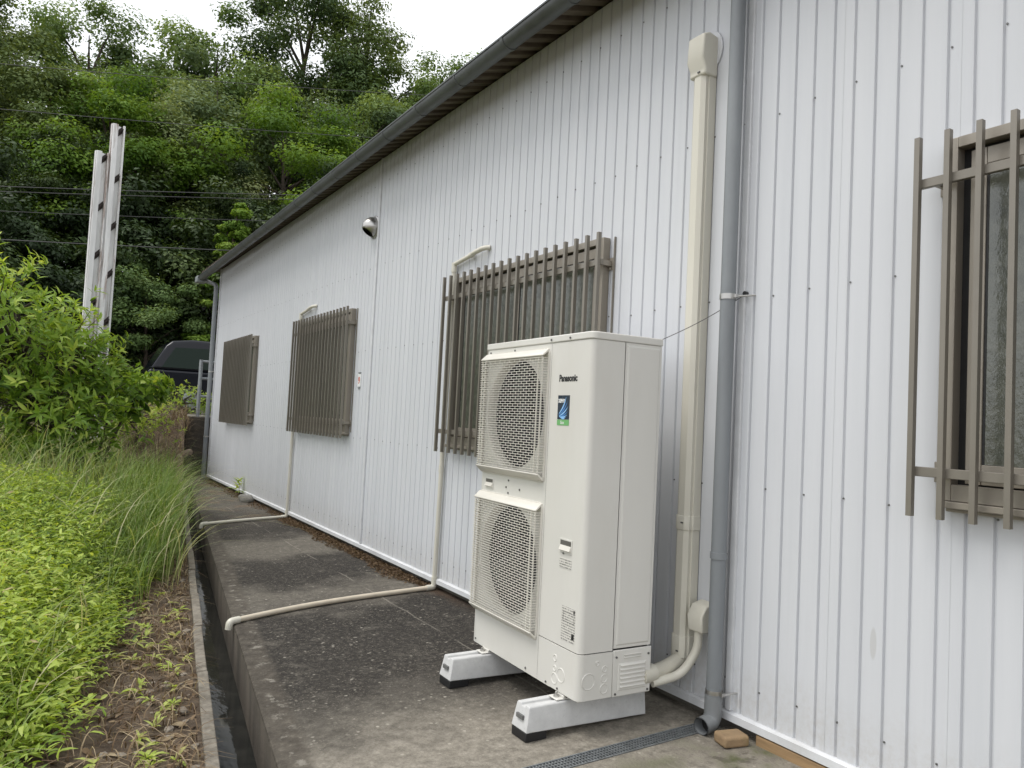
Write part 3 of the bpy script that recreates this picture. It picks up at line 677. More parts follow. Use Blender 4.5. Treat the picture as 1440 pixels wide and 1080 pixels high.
# tie wire from the lid to the wall eye
w = MB(); a_, b_ = Vector((-.272, 2.33, 1.556)), Vector((-.004, 2.118, 1.762)); pts = [a_.lerp(b_, t)+Vector((0, 0, -.012*math.sin(math.pi*t))) for t in np.linspace(0, 1, 10)]
w.tube(pts, .0016, 5); w.prism([(-.016, b_.y+.010*math.cos(t), b_.z+.010*math.sin(t)) for t in np.arange(8)*math.pi/4], (.015, 0, 0))
tag(w.build('tie_wire', plain('dark_wire', (.03, .03, .03), .5)), 'thin dark wire tying the unit top to the white wall', 'wire')

# ------------------------------------------------------------------ condensate drain pipes
def drain(name, label, hole, elbow, foot, end, bulge, old):
    e = empty('drain_pipe', (foot[0], foot[1], foot[2]), label=label, cat='drain pipe', group='cream drain pipes running over the apron')
    off = -Vector(foot); r = .0155; x = -.026
    hy, hz = hole; ey, ez = elbow
    mid = Vector((x, hy+(ey-hy)*.45, ez+.028))
    b = MB(); b.tube(bend([(-.002, hy, hz+.01), (x-.012, hy+.03, hz+.005), (x-.02, hy+(ey-hy)*.3, hz-.01), mid], .05, 5), r*1.05, 10); b.build('upper_hose', CREAM, e, smooth=60, loc=off)
    b = MB(); b.tube([mid, (x, ey, ez)], r, 10); b.tube([mid+Vector((0, -.015, .001)), mid+Vector((0, .02, -.001))], r*1.25, 10); b.build('upper_pipe', CREAM, e, smooth=40, loc=off)
    b = MB(); b.tube(bend([(x, ey-.001, ez), (x, ey, ez), (x, ey+.001, ez-.04), (x, foot[1], foot[2]+.03)], .02, 4), r, 10); b.build('riser', CREAM, e, smooth=40, loc=off)
    b = MB(); b.tube(bend([(x, foot[1], foot[2]+.07), (x, foot[1], foot[2]), (x-.06, foot[1]-.006, foot[2]-.001)], .02, 5), r*1.28, 12); b.build('elbow', CREAM, e, smooth=40, loc=off)
    b = MB(); b.tube([(x, ey, ez-.055), (x, ey, ez+.01)], r*1.25, 10); b.build('elbow', CREAM, e, smooth=40, loc=off)
    b = MB(); b.tube([(x, foot[1]+(ey-foot[1])*.3, .82), (x, foot[1]+(ey-foot[1])*.3, .87)], r*1.15, 10); b.build('pipe_socket', CREAM, e, smooth=40, loc=off)
    n = 16; P0, P1 = Vector((x-.02, foot[1]-.003, foot[2])), Vector(end); path = []
    for i in range(n+1):
        t = i/n; p = P0.lerp(P1, t); p.y += bulge*math.sin(math.pi*t)*(.5+.5*t); p.z = SLABZ(p.x)+r+.003+(.05*max(0, t-.95)*0); path.append(p)
    b = MB(); b.tube(path, r, 10); b.build('floor_pipe', old, e, smooth=60, loc=off)
    q = path[-1]; d = (path[-1]-path[-2]).normalized()
    b = MB(); b.tube(bend([q-d*.03, q+d*.03, q+d*.034+Vector((0, 0, -.042))], .02, 5), r*1.28, 12); b.build('end_elbow', CREAM, e, smooth=40, loc=off)
drain('a', 'near cream drain pipe bowed across the dark apron behind the unit', (4.237, 2.30), (4.685, 2.262), (-.026, 4.735, .034), (-1.40, 4.455, 0), .085, CREAMOLD)
drain('b', 'far straight cream drain pipe from the second window across the apron', (7.82, 2.285), (8.30, 2.25), (-.026, 8.37, .034), (-.915, 8.12, 0), .02, CREAM)

# ------------------------------------------------------------------ small things at the wall foot
gt = empty('drain_grate', (-.6, 2.203, .002), label='narrow galvanised drain grating running from the wall across the apron', cat='drain grate')
gi = Vector((.6, -2.203, -.002)); xs0, xs1 = EDGE(2.2)+.02, -.012
M_ = Matrix.Rotation(-math.atan(.02), 4, 'Y')
for y in (2.1655, 2.2355):
    b = MB(); b.add([(xs0, y, SLABZ(xs0)-.03), (xs1, y, SLABZ(xs1)-.03), (xs1, y+.005, SLABZ(xs1)-.03), (xs0, y+.005, SLABZ(xs0)-.03), (xs0, y, SLABZ(xs0)+.003), (xs1, y, SLABZ(xs1)+.003), (xs1, y+.005, SLABZ(xs1)+.003), (xs0, y+.005, SLABZ(xs0)+.003)], [(0,3,2,1),(4,5,6,7),(0,1,5,4),(1,2,6,5),(2,3,7,6),(3,0,4,7)])
    b.build('grate_edge', GALV, gt, loc=gi)
b = MB(); x = xs0+.01
while x < xs1-.008:
    z = SLABZ(x); b.box((x, 2.171, z-.018), (x+.0045, 2.235, z+.001)); x += .0135
for y in (2.187, 2.203, 2.219): b.add([(xs0, y, SLABZ(xs0)+.002), (xs1, y, SLABZ(xs1)+.002), (xs1, y+.004, SLABZ(xs1)+.002), (xs0, y+.004, SLABZ(xs0)+.002)], [(0, 1, 2, 3)])
tag(b.build('grate_bars', GALV, gt, loc=gi), kind='stuff')
b = MB(); b.add([(xs0-.02, 2.160, -.06), (.0, 2.160, -.06), (.0, 2.246, -.06), (xs0-.02, 2.246, -.06)], [(0, 1, 2, 3)]); b.build('grate_channel', SOIL, gt, loc=gi)
b = MB(); b.box((-.055, -.04, 0), (.055, .04, .042), 0); o = b.build('tan_brick', plain('tan_brick_clay', (.30, .205, .115), .85, var=.25, scale=14, bump=.7, bscale=70, dirt=((.2, .19, .06), .5)), loc=(-.095, 2.035, .0145), rz=R(-14), bevel=.011, seg=3)
tag(o, 'worn tan brick lying on the concrete beside the downpipe outlet', 'brick')
b = MB(); b.box((-.018, 1.5, .005), (.03, 1.985, .053)); o = b.build('timber_batten', plain('pale_timber', (.33, .215, .11), .8, var=.25, scale=10, stretch=(6, .5, 6), bump=.4), bevel=.003)
tag(o, 'pale timber batten wedged under the white wall flashing', 'timber')
def rock(name, loc, s, mat, label=None, cat=None, seed=0):
    b = bmesh.new(); bmesh.ops.create_icosphere(b, subdivisions=3, radius=1); r_ = np.random.default_rng(seed)
    ph = r_.uniform(0, 6, (5, 3)); fr = r_.uniform(1, 3, (5, 3))
    for v in b.verts:
        k = 1+.09*sum(math.sin(v.co.dot(Vector(fr[i]))*1.3+ph[i, 0]) for i in range(5)); v.co = Vector((v.co.x*s[0]*k, v.co.y*s[1]*k, v.co.z*s[2]*k))
    me = bpy.data.meshes.new(name); b.to_mesh(me); b.free(); me.materials.append(mat); me.shade_smooth(); o = link(name, me, None, loc)
    return tag(o, label, cat)
STONE = plain('grey_stone', (.22, .21, .19), .9, var=.3, scale=12, bump=.6, bscale=50)
PALEST = plain('pale_stone', (.27, .235, .19), .9, var=.25, scale=14, bump=.5, bscale=60)
rock('stone', (-.09, 9.95, .04), (.09, .16, .07), STONE, 'grey stone at the wall foot beside the far window', 'stone', 3)
# number plate on the wall
pl = empty('wall_sticker', (-.002, 6.455, 1.49), label='small white plate with a red mark on the wall between two windows', cat='sign')
b = MB(); b.box((-.004, -.036, -.056), (.0015, .036, .056)); b.build('plate', WHT, pl, bevel=.001)
text('9', .085, plain('red_print', (.55, .07, .02), .5), pl, .024, -.03, -.0045, 'plate_figure', 1., .002)
b = MB(); b.box((-.005, -.03, .062), (.0015, .03, .072)); b.build('plate_clip', GALV, pl)
b = MB(); b.box((-.005, -.024, -.072), (.0015, .024, -.064)); b.build('plate_clip', GALV, pl)

# ------------------------------------------------------------------ beyond the far corner
rw = empty('retaining_wall', (-.24, 13.93, -.1), label='dark stained concrete retaining wall beyond the far corner of the building', cat='wall')
b = MB(); b.box((0, 0, 0), (13, .18, 1.10)); o = b.build('wall_block', plain('stained_concrete', (.085, .075, .06), .9, var=.45, scale=3, stretch=(1, 1, .3), bump=.6, dirt=((.02, .019, .015), .9)), rw, bevel=.015)
rf = empty('pipe_railing', (-.05, 14.03, 1.0), label='galvanised pipe railing standing on the concrete wall beside the far corner', cat='railing')
for x in (0, 1.8, 3.6):
    b = MB(); b.tube([(x, 0, 0), (x, 0, .985)], .032, 12); b.build('rail_post', GALV, rf, smooth=40)
for z, r in ((.955, .024), (.66, .022), (.35, .022)):
    b = MB(); b.tube([(.01, 0, z), (3.6, 0, z)], r, 10); b.build('rail', GALV, rf, smooth=40)
# rusty white steel mast in the garden
WST = NT('rust_streaked_white_paint')
k_ = WST.ramp(WST.noise(5, 6, .7, (1, 1, .15)), [(.3, (.5, .5, .49)), (.6, (.74, .74, .73))])
k_ = WST.mix(WST.ramp(WST.noise(9, 8, .75, (1, 1, .08)), [(.53, 0.), (.66, .9)]), k_, (.17, .085, .045)); WST.col(k_); WST.rough(.6); WST = WST.mat
ms = empty('steel_mast', (-1.82, 11., .7), R(12), 'rust streaked white steel channel mast rising above the garden shrub', 'mast')
def chan(x0, h, parent):
    b = MB(); b.box((x0, -.03, 0), (x0+.010, .02, h)); b.box((x0+.0105, -.055, 0), (x0+.072, .02, h-.002)); b.build('channel_tube', WST, parent, bevel=.006)
    b = MB(); b.box((x0+.0725, .0, 0), (x0+.135, .012, h-.01)); b.box((x0+.1355, -.045, 0), (x0+.158, .012, h-.001)); b.build('channel_web', WST, parent, bevel=.002)
    z = h-.06
    while z > 1.2:
        b = MB(); b.prism([(x0+.074, -.012, z-.10), (x0+.135, -.012, z-.03), (x0+.135, -.012, z+.06), (x0+.074, -.012, z-.01)], (0, .0115, 0))
        b.prism([(x0+.074, -.05, z-.05), (x0+.135, -.05, z+.015), (x0+.135, -.05, z+.022), (x0+.074, -.05, z-.043)], (0, .037, 0)); b.build('cleat', plain('rusted_iron', (.04, .03, .026), .8), parent); z -= .62
chan(-.19, 3.66, ms); chan(-.025, 4.06, ms)
b = MB(); b.box((-.05, -.03, -.1), (.05, .05, 1.2)); b.build('mast_foot', plain('grey_mast_paint', (.2, .2, .2), .6), ms)

# ---- dark van on the lot
van = empty('parked_van', (-.35, 19.3, .985), label='dark van parked beyond the far corner of the building', cat='van')
VP = NT('dark_car_paint'); VP.col((.008, .009, .013)); VP.rough(.1, 0, .3); VP = VP.mat
VG = NT('car_glass'); VG.col((.010, .02, .014)); VG.rough(.03, 0, .15); VG = VG.mat
b = MB(); low = [(0, .35), (-.02, .62), (.0, .86), (.08, .98), (.12, 1.0), (4.45, 1.0), (4.5, .5), (4.42, .3), (3.95, .28), (3.85, .5), (3.6, .62), (3.35, .5), (3.25, .28), (1.35, .28), (1.25, .5), (1.0, .62), (.75, .5), (.65, .28)]
b.prism([(x, 0, z) for x, z in low], (0, 1.7, 0)); b.build('body', VP, van, bevel=.05, seg=3)
cab = [(.10, 1.0), (.42, 1.58), (.56, 1.70), (1.0, 1.76), (3.9, 1.75), (4.25, 1.68), (4.45, 1.0)]
b = MB(); n = len(cab); vs = [(x, .015+.14*max(0, z-1)/.75, z) for x, z in cab]+[(x, 1.685-.14*max(0, z-1)/.75, z) for x, z in cab]
b.add(vs, [(i, (i+1) % n, n+(i+1) % n, n+i) for i in range(n)]+[tuple(range(n-1, -1, -1)), tuple(range(n, 2*n))]); b.build('cabin', VP, van, bevel=.075, seg=4)
def pane(pts, name='side_window'):
    b = MB(); f = lambda x, z: (x, .008+.14*max(0, z-1)/.75, z); b.prism([f(x, z) for x, z in pts], (0, .006, .001)); b.build(name, VG, van)
pane([(.34, 1.06), (.62, 1.54), (1.45, 1.57), (1.45, 1.06)]); pane([(1.52, 1.06), (1.52, 1.59), (2.7, 1.60), (2.7, 1.06)]); pane([(2.78, 1.06), (2.78, 1.6), (3.95, 1.58), (4.12, 1.06)])
b = MB(); b.box((1.5, -.012, .93), (4.3, .01, .955)); b.build('trim_strip', STEEL, van, bevel=.004)
for x in (1.0, 3.6):
    w = empty('wheel', (x, .02, .31)); w.parent = van
    b = MB(); b.tube([(0, -.02, 0), (0, .0, 0), (0, .17, 0), (0, .19, 0)], [.27, .31, .31, .28], 28); b.build('tyre', BLACKRUB, w, smooth=40)
    b = MB(); b.tube([(0, -.021, 0), (0, -.028, 0)], [.2, .17], 20); b.build('rim', GALV, w, smooth=40)

# ---- overhead wires across the lot
for i, (z0, z1, r_w, lab) in enumerate(((9.56, 12.24, .012, 'topmost thin overhead wire crossing in front of the tree crowns'), (8.4, 10.16, .012, 'second thin overhead wire from the top, in front of the trees'),
        (6.44, 7.82, .014, 'upper strand of the paired overhead wires passing behind the mast'), (6.31, 7.68, .014, 'lower strand of the paired overhead wires passing behind the mast'),
        (5.82, 6.77, .010, 'thin overhead wire just below the paired strands'), (5.1, 5.85, .018, 'lowest thick overhead cable meeting the far eave corner'))):
    xa, xb = (-3.6, 9.) if i == 0 else (-3.6, 6.3) if i == 1 else (-3.55, 3.9) if i < 4 else (-3.5, 2.5)
    s = (z1-z0)/(xb-xa); b = MB(); P = []
    for x in np.linspace(-30, 34, 40): P.append((x, 22+.0*x, z0*22/23+.05+s*.96*(x-xa)+.0016*(x-2)*(x-2)-.05))
    b.tube(P, r_w*.7, 5); tag(b.build('overhead_wire', plain('wire_sheath', (.05, .05, .05), .6)), lab, 'wire', 'overhead wires')

# ------------------------------------------------------------------ vegetation generators
def leaf_mesh(name, P, D, Nn, L, Wd, tone, mat, fold=.16, droop=.35, cup=False):
    """lanceolate leaves: base point, two cross sections with a folded midrib, tip (8 verts, 6 faces as quads/tris -> all quads with degenerate-free tips)"""
    D = nrm(D); S = nrm(np.cross(D, Nn)); U = np.cross(S, D); L = L[:, None]; Wd = Wd[:, None]
    def at(t, side, lift): return P+D*(L*t)-U*(L*droop*t*t)+S*(Wd*.5*side)+U*(Wd*lift)
    V = np.stack([at(0, 0, 0), at(.32, -1, fold), at(.32, 0, 0), at(.32, 1, fold), at(.68, -.8, fold), at(.68, 0, 0), at(.68, .8, fold), at(1., 0, 0)], 1)
    n = len(P); b = (np.arange(n)*8)[:, None, None]
    F = np.array([[0, 2, 1, 1], [0, 3, 2, 2], [1, 2, 5, 4], [2, 3, 6, 5], [4, 5, 7, 7], [5, 6, 7, 7]])
    q = F[2:4][None]+b; t = np.array([[0, 2, 1], [0, 3, 2], [4, 5, 7], [5, 6, 7]])[None]+b
    q = q.reshape(-1, 4); t = np.concatenate([t.reshape(-1, 3), q[:, [0, 1, 2]], q[:, [0, 2, 3]]])
    return npmesh(name, V.reshape(-1, 3), t, mat, np.repeat(tone, 8))
def blade_mesh(name, P, D, H, lean, Wd, tone, mat, seg=6):
    """arching grass blades. D: horizontal lean direction, lean: how far the tip bows over"""
    n = len(P); S = np.stack([-D[:, 1], D[:, 0], np.zeros(n)], -1); V = []
    for k in range(seg+1):
        t = k/seg; up = H*(t-.42*lean*t**3); out = H*lean*.85*t**2.2; w = Wd*(1-t**1.6)*.5+.0006
        c = P+D*out[:, None]; c = c+np.array([0, 0, 1.])*up[:, None]; V += [c-S*w[:, None], c+S*w[:, None]]
    V = np.stack(V, 1); b = (np.arange(n)*(2*(seg+1)))[:, None, None]
    F = np.array([[2*k, 2*k+1, 2*k+3, 2*k+2] for k in range(seg)])[None]+b
    return npmesh(name, V.reshape(-1, 3), F.reshape(-1, 4), mat, np.repeat(tone, 2*(seg+1)))
def rdir(n, zlo=-1., zhi=1.):
    z = rng.uniform(zlo, zhi, n); a = rng.uniform(0, 2*np.pi, n); r = np.sqrt(np.maximum(0, 1-z*z)); return np.stack([r*np.cos(a), r*np.sin(a), z], -1)
WEED = leafmat('weed_leaf', [(0., (.06, .115, .015)), (.3, (.24, .36, .045)), (.65, (.43, .54, .10)), (.92, (.56, .62, .19)), (1., (.46, .38, .19))], .42, .42)
GRASS = leafmat('grass_blade', [(0., (.06, .12, .018)), (.45, (.18, .28, .06)), (.8, (.34, .40, .16)), (1., (.56, .52, .34))], .55, .38)
STRAW = leafmat('dry_straw', [(0., (.07, .042, .025)), (.5, (.2, .14, .085)), (1., (.42, .34, .22))], .8, .15)
BUSHL = leafmat('shrub_leaf', [(0., (.035, .085, .010)), (.4, (.14, .25, .03)), (.72, (.28, .41, .06)), (1., (.47, .56, .11))], .42, .42)
BARK = plain('bark', (.06, .045, .033), .9, var=.4, scale=12, bump=.8, bscale=40)

# --- ground cover of broad leaved weeds
XB = lambda y: np.interp(y, [0, 2.2, 2.8, 3.3, 4, 5, 6, 7, 8, 9], [-2.62, -2.55, -2.44, -2.30, -2.12, -1.95, -1.78, -1.56, -1.38, -1.25])
n = 15500
y = 1.4+5.7*rng.uniform(0, 1, n)**.9; dx = np.abs(rng.normal(0, 1, n))*.0+rng.uniform(0, 1, n)**1.25*2.6
x = XB(y)-dx+.09*wob(y*3, y*2, 1.2)+rng.normal(0, .03, n)
h = (.10+.22*sst(0, .35, dx)+.07*wob(x, y, 3))*rng.uniform(.65, 1.15, n)*(1+.25*sst(3, 6, y))
h = np.maximum(.04, h); g = soil_h(x, y)
PP, DD, NN, LL, WW, TT = [], [], [], [], [], []
for j in range(7):
    f = rng.uniform(.45, 1., n); a = j*2.4+rng.uniform(0, 6.28, n); el = R(1)*rng.uniform(5, 55, n)
    lx_ = .05*rng.normal(0, 1, n); ly_ = .05*rng.normal(0, 1, n)
    PP.append(np.stack([x+lx_, y+ly_, g+h*f], -1)); DD.append(np.stack([np.cos(a)*np.cos(el), np.sin(a)*np.cos(el), np.sin(el)], -1))
    NN.append(nrm(np.stack([rng.normal(0, .35, n), rng.normal(0, .35, n), np.ones(n)], -1)))
    LL.append(rng.uniform(.022, .060, n)); WW.append(LL[-1]*rng.uniform(.2, .36, n))
    TT.append(np.clip(.38+.42*(f-.6)+.2*rng.normal(0, 1, n)+.22*wob(x*.9, y*.9, 2), 0, 1))
cat = np.concatenate
me = leaf_mesh('weed_cover', cat(PP), cat(DD), cat(NN), cat(LL), cat(WW), cat(TT), WEED, .18, .45)
tag(link('weed_cover', me), 'lush bright green broad leaved weeds covering the garden strip', 'weeds', kind='stuff')
n = 2600; y = rng.uniform(1.8, 8, n); x = XB(y)-.03-rng.uniform(0, 1, n)**1.3*2.2; a = rng.uniform(0, 6.28, n)
me = blade_mesh('loose_grass', np.stack([x, y, soil_h(x, y)], -1), np.stack([np.cos(a), np.sin(a), 0*a], -1), rng.uniform(.2, .46, n), rng.uniform(.3, 1.2, n), rng.uniform(.003, .007, n), np.clip(rng.normal(.7, .2, n), 0, 1), GRASS)
tag(link('loose_grass', me), 'loose pale grass blades standing among the broad leaved weeds', 'grass', kind='stuff')
# --- taller fine grass behind the weeds, and along the gutter
n = 14000; y = rng.uniform(4.6, 11.2, n); side = rng.uniform(0, 1, n)
x = np.where(side < .5, CURB(y)-.22-np.abs(rng.normal(0, .26, n)), CURB(y)-.1-rng.uniform(0, 2.4, n))
keep = (y > 5.0+1.0*rng.uniform(0, 1, n)) | (x < XB(y)-.2); keep &= ~((x > CURB(y)-.3) & (y < 5.8)); keep &= ~((x > CURB(y)-.85) & (y > 9.0+.6*rng.uniform(0, 1, n))); keep &= rng.uniform(0, 1, n) < .8; x, y = x[keep], y[keep]; n = len(x)
a = rng.uniform(0, 6.28, n); H = rng.uniform(.28, .7, n)*(.65+.8*sst(5, 7.5, y))
me = blade_mesh('tall_grass', np.stack([x, y, soil_h(x, y)-.01], -1), np.stack([np.cos(a), np.sin(a), 0*a], -1), H, rng.uniform(.25, 1., n), rng.uniform(.004, .0085, n), np.clip(rng.normal(.42, .2, n)+.24*sst(5.8, 8, y)*sst(.3, .9, CURB(y)-x), 0, 1), GRASS)
tag(link('tall_grass', me), 'tall fine green grass growing between the weeds and the shrub', 'grass', kind='stuff')
n = 420; y = rng.uniform(5.4, 11.0, n); x = CURB(y)-.1-np.abs(rng.normal(0, .8, n)); a = rng.uniform(-.8, 1.4, n); a = np.where(rng.uniform(0, 1, n) < .3, a+3.1, a)
me = blade_mesh('seeding_stalks', np.stack([x, y, soil_h(x, y)], -1), np.stack([np.cos(a), np.sin(a), 0*a], -1), rng.uniform(.6, 1.05, n), rng.uniform(.7, 1.25, n), rng.uniform(.004, .007, n), rng.uniform(.78, 1., n), GRASS, 9)
tag(link('seeding_stalks', me), 'long pale arching grass stalks leaning over the gutter', 'grass stalks', kind='stuff')
# --- straw and litter on the bank by the far corner, litter on the bare soil
n = 5600; y = cat([rng.uniform(9.8, 14.4, 2600), rng.uniform(2.0, 9, 3000)]); x = CURB(y)-.06-cat([np.abs(rng.normal(0, .75, 2600)), np.abs(rng.normal(0, .36, 3000))])
x = np.where(y > 13, np.minimum(x+.1, -.26), x); a = rng.uniform(0, 6.28, n); ln = cat([rng.uniform(.15, .5, 2600), rng.uniform(.03, .13, 3000)])
me = blade_mesh('dry_litter', np.stack([x, y, soil_h(x, y)+.004], -1), np.stack([np.cos(a), np.sin(a), 0*a], -1), ln, rng.uniform(1.3, 2.2, n), rng.uniform(.002, .006, n), rng.uniform(0, 1, n)**1.1, STRAW, 4)
tag(link('dry_litter', me), 'dry brown straw and twigs lying on the bare soil bank', 'straw', kind='stuff')
n = 520; y = rng.uniform(2.2, 8, n); x = CURB(y)-.06-rng.uniform(0, .45, n); dd = rdir(n, -.1, .35); L = rng.uniform(.025, .085, n)
me = leaf_mesh('fallen_leaves', np.stack([x, y, soil_h(x, y)+.008], -1), dd, nrm(np.stack([rng.normal(0, .4, n), rng.normal(0, .4, n), np.ones(n)], -1)), L, L*rng.uniform(.2, .4, n), rng.uniform(.1, 1, n), STRAW, .15, .3)
tag(link('fallen_leaves', me), 'dry fallen leaves scattered over the bare soil strip', 'leaves', kind='stuff')
n = 64; y = rng.uniform(2.1, 5.8, n); x = CURB(y)-.1-rng.uniform(0, .38, n); PP = np.repeat(np.stack([x, y, soil_h(x, y)+.012], -1), 6, 0); a = rng.uniform(0, 6.28, 6*n); el = rng.uniform(.2, .8, 6*n)
L = rng.uniform(.03, .075, 6*n); me = leaf_mesh('seedlings', PP, np.stack([np.cos(a)*np.cos(el), np.sin(a)*np.cos(el), np.sin(el)], -1), np.tile([0, 0, 1.], (6*n, 1)), L, L*.26, rng.uniform(.55, 1., 6*n), WEED, .18, .4)
tag(link('seedlings', me), 'small green seedlings sprouting on the bare soil', 'seedlings', kind='stuff')
b = bmesh.new()
for i in range(260):
    y_ = random.uniform(2., 9); x_ = CURB(y_)-.06-abs(random.gauss(0, .22)); s = random.choice([.004, .006, .008, .011, .016])*random.uniform(.7, 1.3)
    r_ = bmesh.ops.create_icosphere(b, subdivisions=1, radius=1, matrix=Matrix.Translation((x_, y_, float(soil_h(x_, y_))+s*.2)) @ Matrix.Rotation(random.uniform(0, 3), 4, 'Z') @ Matrix.Diagonal((s*1.4, s, s*.7, 1)))
me = bpy.data.meshes.new('pebbles'); b.to_mesh(me); b.free(); me.materials.append(PALEST)
tag(link('pebbles', me), 'small pale pebbles in the bare soil beside the kerb', 'pebbles', kind='stuff')
rock('pale_pebble', (CURB(3.35)-.115, 3.35, -.04), (.020, .028, .014), PALEST, 'largest pale pebble on the bare soil beside the kerb', 'pebble', 5)
# moss and dirt lying along the wall foot
n = 8200; y = cat([rng.uniform(4.8, 8.3, 6200), rng.uniform(8.5, 12.8, 2000)]); x = -.01-np.abs(rng.normal(0, .095, n)); k = wob(y*1.5, y, 2); keep = (-x < .14+.12*k); x, y = x[keep], y[keep]; n = len(x)
me = leaf_mesh('dead_moss', np.stack([x, y, SLABZ(x)+rng.uniform(0, .018, n)], -1), rdir(n, -.1, .7), rdir(n, 0, 1), rng.uniform(.012, .035, n), rng.uniform(.004, .010, n), rng.uniform(0, .5, n), STRAW, .1, .3)
tag(link('dead_moss', me), 'dead brown moss gathered along the foot of the wall', 'moss', kind='stuff')

def plant(name, loc, n, spread, L, label, cat_, mat, seed):
    r_ = np.random.default_rng(seed); e = empty(name, loc, label=label, cat=cat_)
    a = r_.uniform(0, 6.28, n); el = r_.uniform(.3, 1.3, n); f = r_.uniform(.1, 1, n)
    P = np.stack([r_.normal(0, spread*.25, n), r_.normal(0, spread*.25, n), f*spread*.9], -1)
    LL = r_.uniform(.6, 1, n)*L
    link('foliage', leaf_mesh('foliage', P, np.stack([np.cos(a)*np.cos(el), np.sin(a)*np.cos(el), np.sin(el)], -1), np.tile([0, 0, 1.], (n, 1)), LL, LL*.3, r_.uniform(.15, .9, n), mat, .15, .5), e)
    b = MB(); b.tube([(0, 0, -.01), (.01, 0, spread*.7)], [.006, .003], 5); b.build('stem', BARK, e)
    return e
plant('wall_weed', (-.07, 10.5, .02), 16, .2, .17, 'small dark green weed growing at the wall foot near the far window', 'weed', WEED, 4)
# --- garden shrub: branching stems with drooping leaf rosettes
def shrub(name, base, lobes, ntw, leafL, wr, label, mat, seed, per=8, tb=.0):
    r_ = np.random.default_rng(seed); base = np.array(base, float); e = empty(name, base, label=label, cat='shrub')
    PP, DD, NN, LL, TT = [], [], [], [], []; br = MB()
    tot = sum(w for *_, w in lobes)
    for c, rad, w in lobes:
        c = np.array(c, float)-base; rad = np.array(rad, float); m = int(ntw*w/tot)
        d = r_.normal(0, 1, (m, 3)); d /= np.linalg.norm(d, axis=1, keepdims=True); rr = r_.uniform(.25, 1, m)**.45; tips = c+d*rad*rr[:, None]*(1+.16*r_.normal(0, 1, (m, 1)))
        hub = np.array([0, 0, max(.25, c[2]*.45)])+r_.normal(0, .06, 3)
        br.tube([(0, 0, -.1), tuple(hub*.5+r_.normal(0, .03, 3)), tuple(hub), tuple(c)], [.028, .022, .017, .010], 7)
        for i in range(0, m, 3): br.tube([tuple(c*.75+hub*.25+d[i]*.05), tuple((c+tips[i])/2+np.array([0, 0, .05])), tuple(tips[i])], [.007, .005, .002], 5)
        for t, dd in zip(tips, d):
            k = int(per*r_.uniform(.7, 1.3)); ax = nrm(dd+np.array([0, 0, .55])+r_.normal(0, .3, 3)); a = r_.uniform(0, 6.28, k); sp = r_.uniform(.35, 1.2, k)
            u = nrm(np.cross(ax, [0.3, .2, .9])); v = np.cross(ax, u); q = ax[None]*np.cos(sp)[:, None]+(u[None]*np.cos(a)[:, None]+v[None]*np.sin(a)[:, None])*np.sin(sp)[:, None]
            PP.append(t+ax*r_.uniform(-.12, .02, k)[:, None]); DD.append(q); NN.append(np.tile(ax, (k, 1))+r_.normal(0, .2, (k, 3))); LL.append(leafL*r_.uniform(.6, 1.15, k))
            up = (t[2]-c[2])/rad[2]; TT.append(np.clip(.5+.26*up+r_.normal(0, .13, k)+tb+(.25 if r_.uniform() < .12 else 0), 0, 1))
    L = cat(LL); link('foliage', leaf_mesh('foliage', cat(PP), cat(DD), nrm(cat(NN)), L, L*wr, cat(TT), mat, .14, .42), e)
    br.build('branches', BARK, e, smooth=60); return e
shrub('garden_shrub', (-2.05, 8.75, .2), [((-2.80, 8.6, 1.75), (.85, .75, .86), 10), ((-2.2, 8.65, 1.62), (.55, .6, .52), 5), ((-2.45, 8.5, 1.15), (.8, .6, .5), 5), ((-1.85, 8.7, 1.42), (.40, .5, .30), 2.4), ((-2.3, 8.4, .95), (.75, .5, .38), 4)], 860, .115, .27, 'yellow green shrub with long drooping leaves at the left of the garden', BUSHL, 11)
shrub('vine_shrub', (-1.75, 9.3, .25), [((-1.50, 9.2, 1.36), (.34, .35, .17), 2), ((-1.72, 9.25, 1.22), (.34, .4, .25), 2)], 110, .12, .55, 'broad leaved trailing shrub reaching right from behind the garden shrub', BUSHL, 12, 7, -.08)
shrub('bank_shrub', (-1.15, 12.2, .5), [((-1.35, 12.2, 1.0), (.75, .6, .38), 3)], 260, .07, .25, 'low green weedy bush on the bank in front of the van', WEED, 13, 8)
shrub('kerbside_shrub', (.05, 16.0, .98), [((-.05, 16.0, 1.3), (.55, .4, .32), 1), ((.5, 16.1, 1.25), (.4, .4, .28), 1)], 170, .07, .35, 'small yellow green bush between the pipe railing and the van', BUSHL, 14, 8, .15)
shrub('dark_shrub', (-3.0, 13.2, .9), [((-2.9, 13.2, 1.6), (.9, .8, .75), 3), ((-1.9, 13.4, 1.35), (.6, .6, .5), 2)], 420, .10, .3, 'dark green shrub behind the foot of the white mast', BUSHL, 15, 8, -.18)
# --- cut log on the bank
lg = empty('cut_log', (-.50, 12.25, .46), R(-30), 'short cut log with a pale sawn end lying on the straw bank', 'log')
b = MB(); b.tube([(0, -.17, -.03), (0, 0, 0), (0, .2, .02)], [.05, .052, .05], 14); b.build('log_bark', plain('log_bark', (.16, .12, .085), .9, var=.35, bump=.7), lg, smooth=50)
b = MB(); b.tube([(0, -.172, -.0302), (0, -.175, -.0305)], .044, 14); b.build('sawn_end', plain('sawn_wood', (.5, .44, .34), .8), lg)

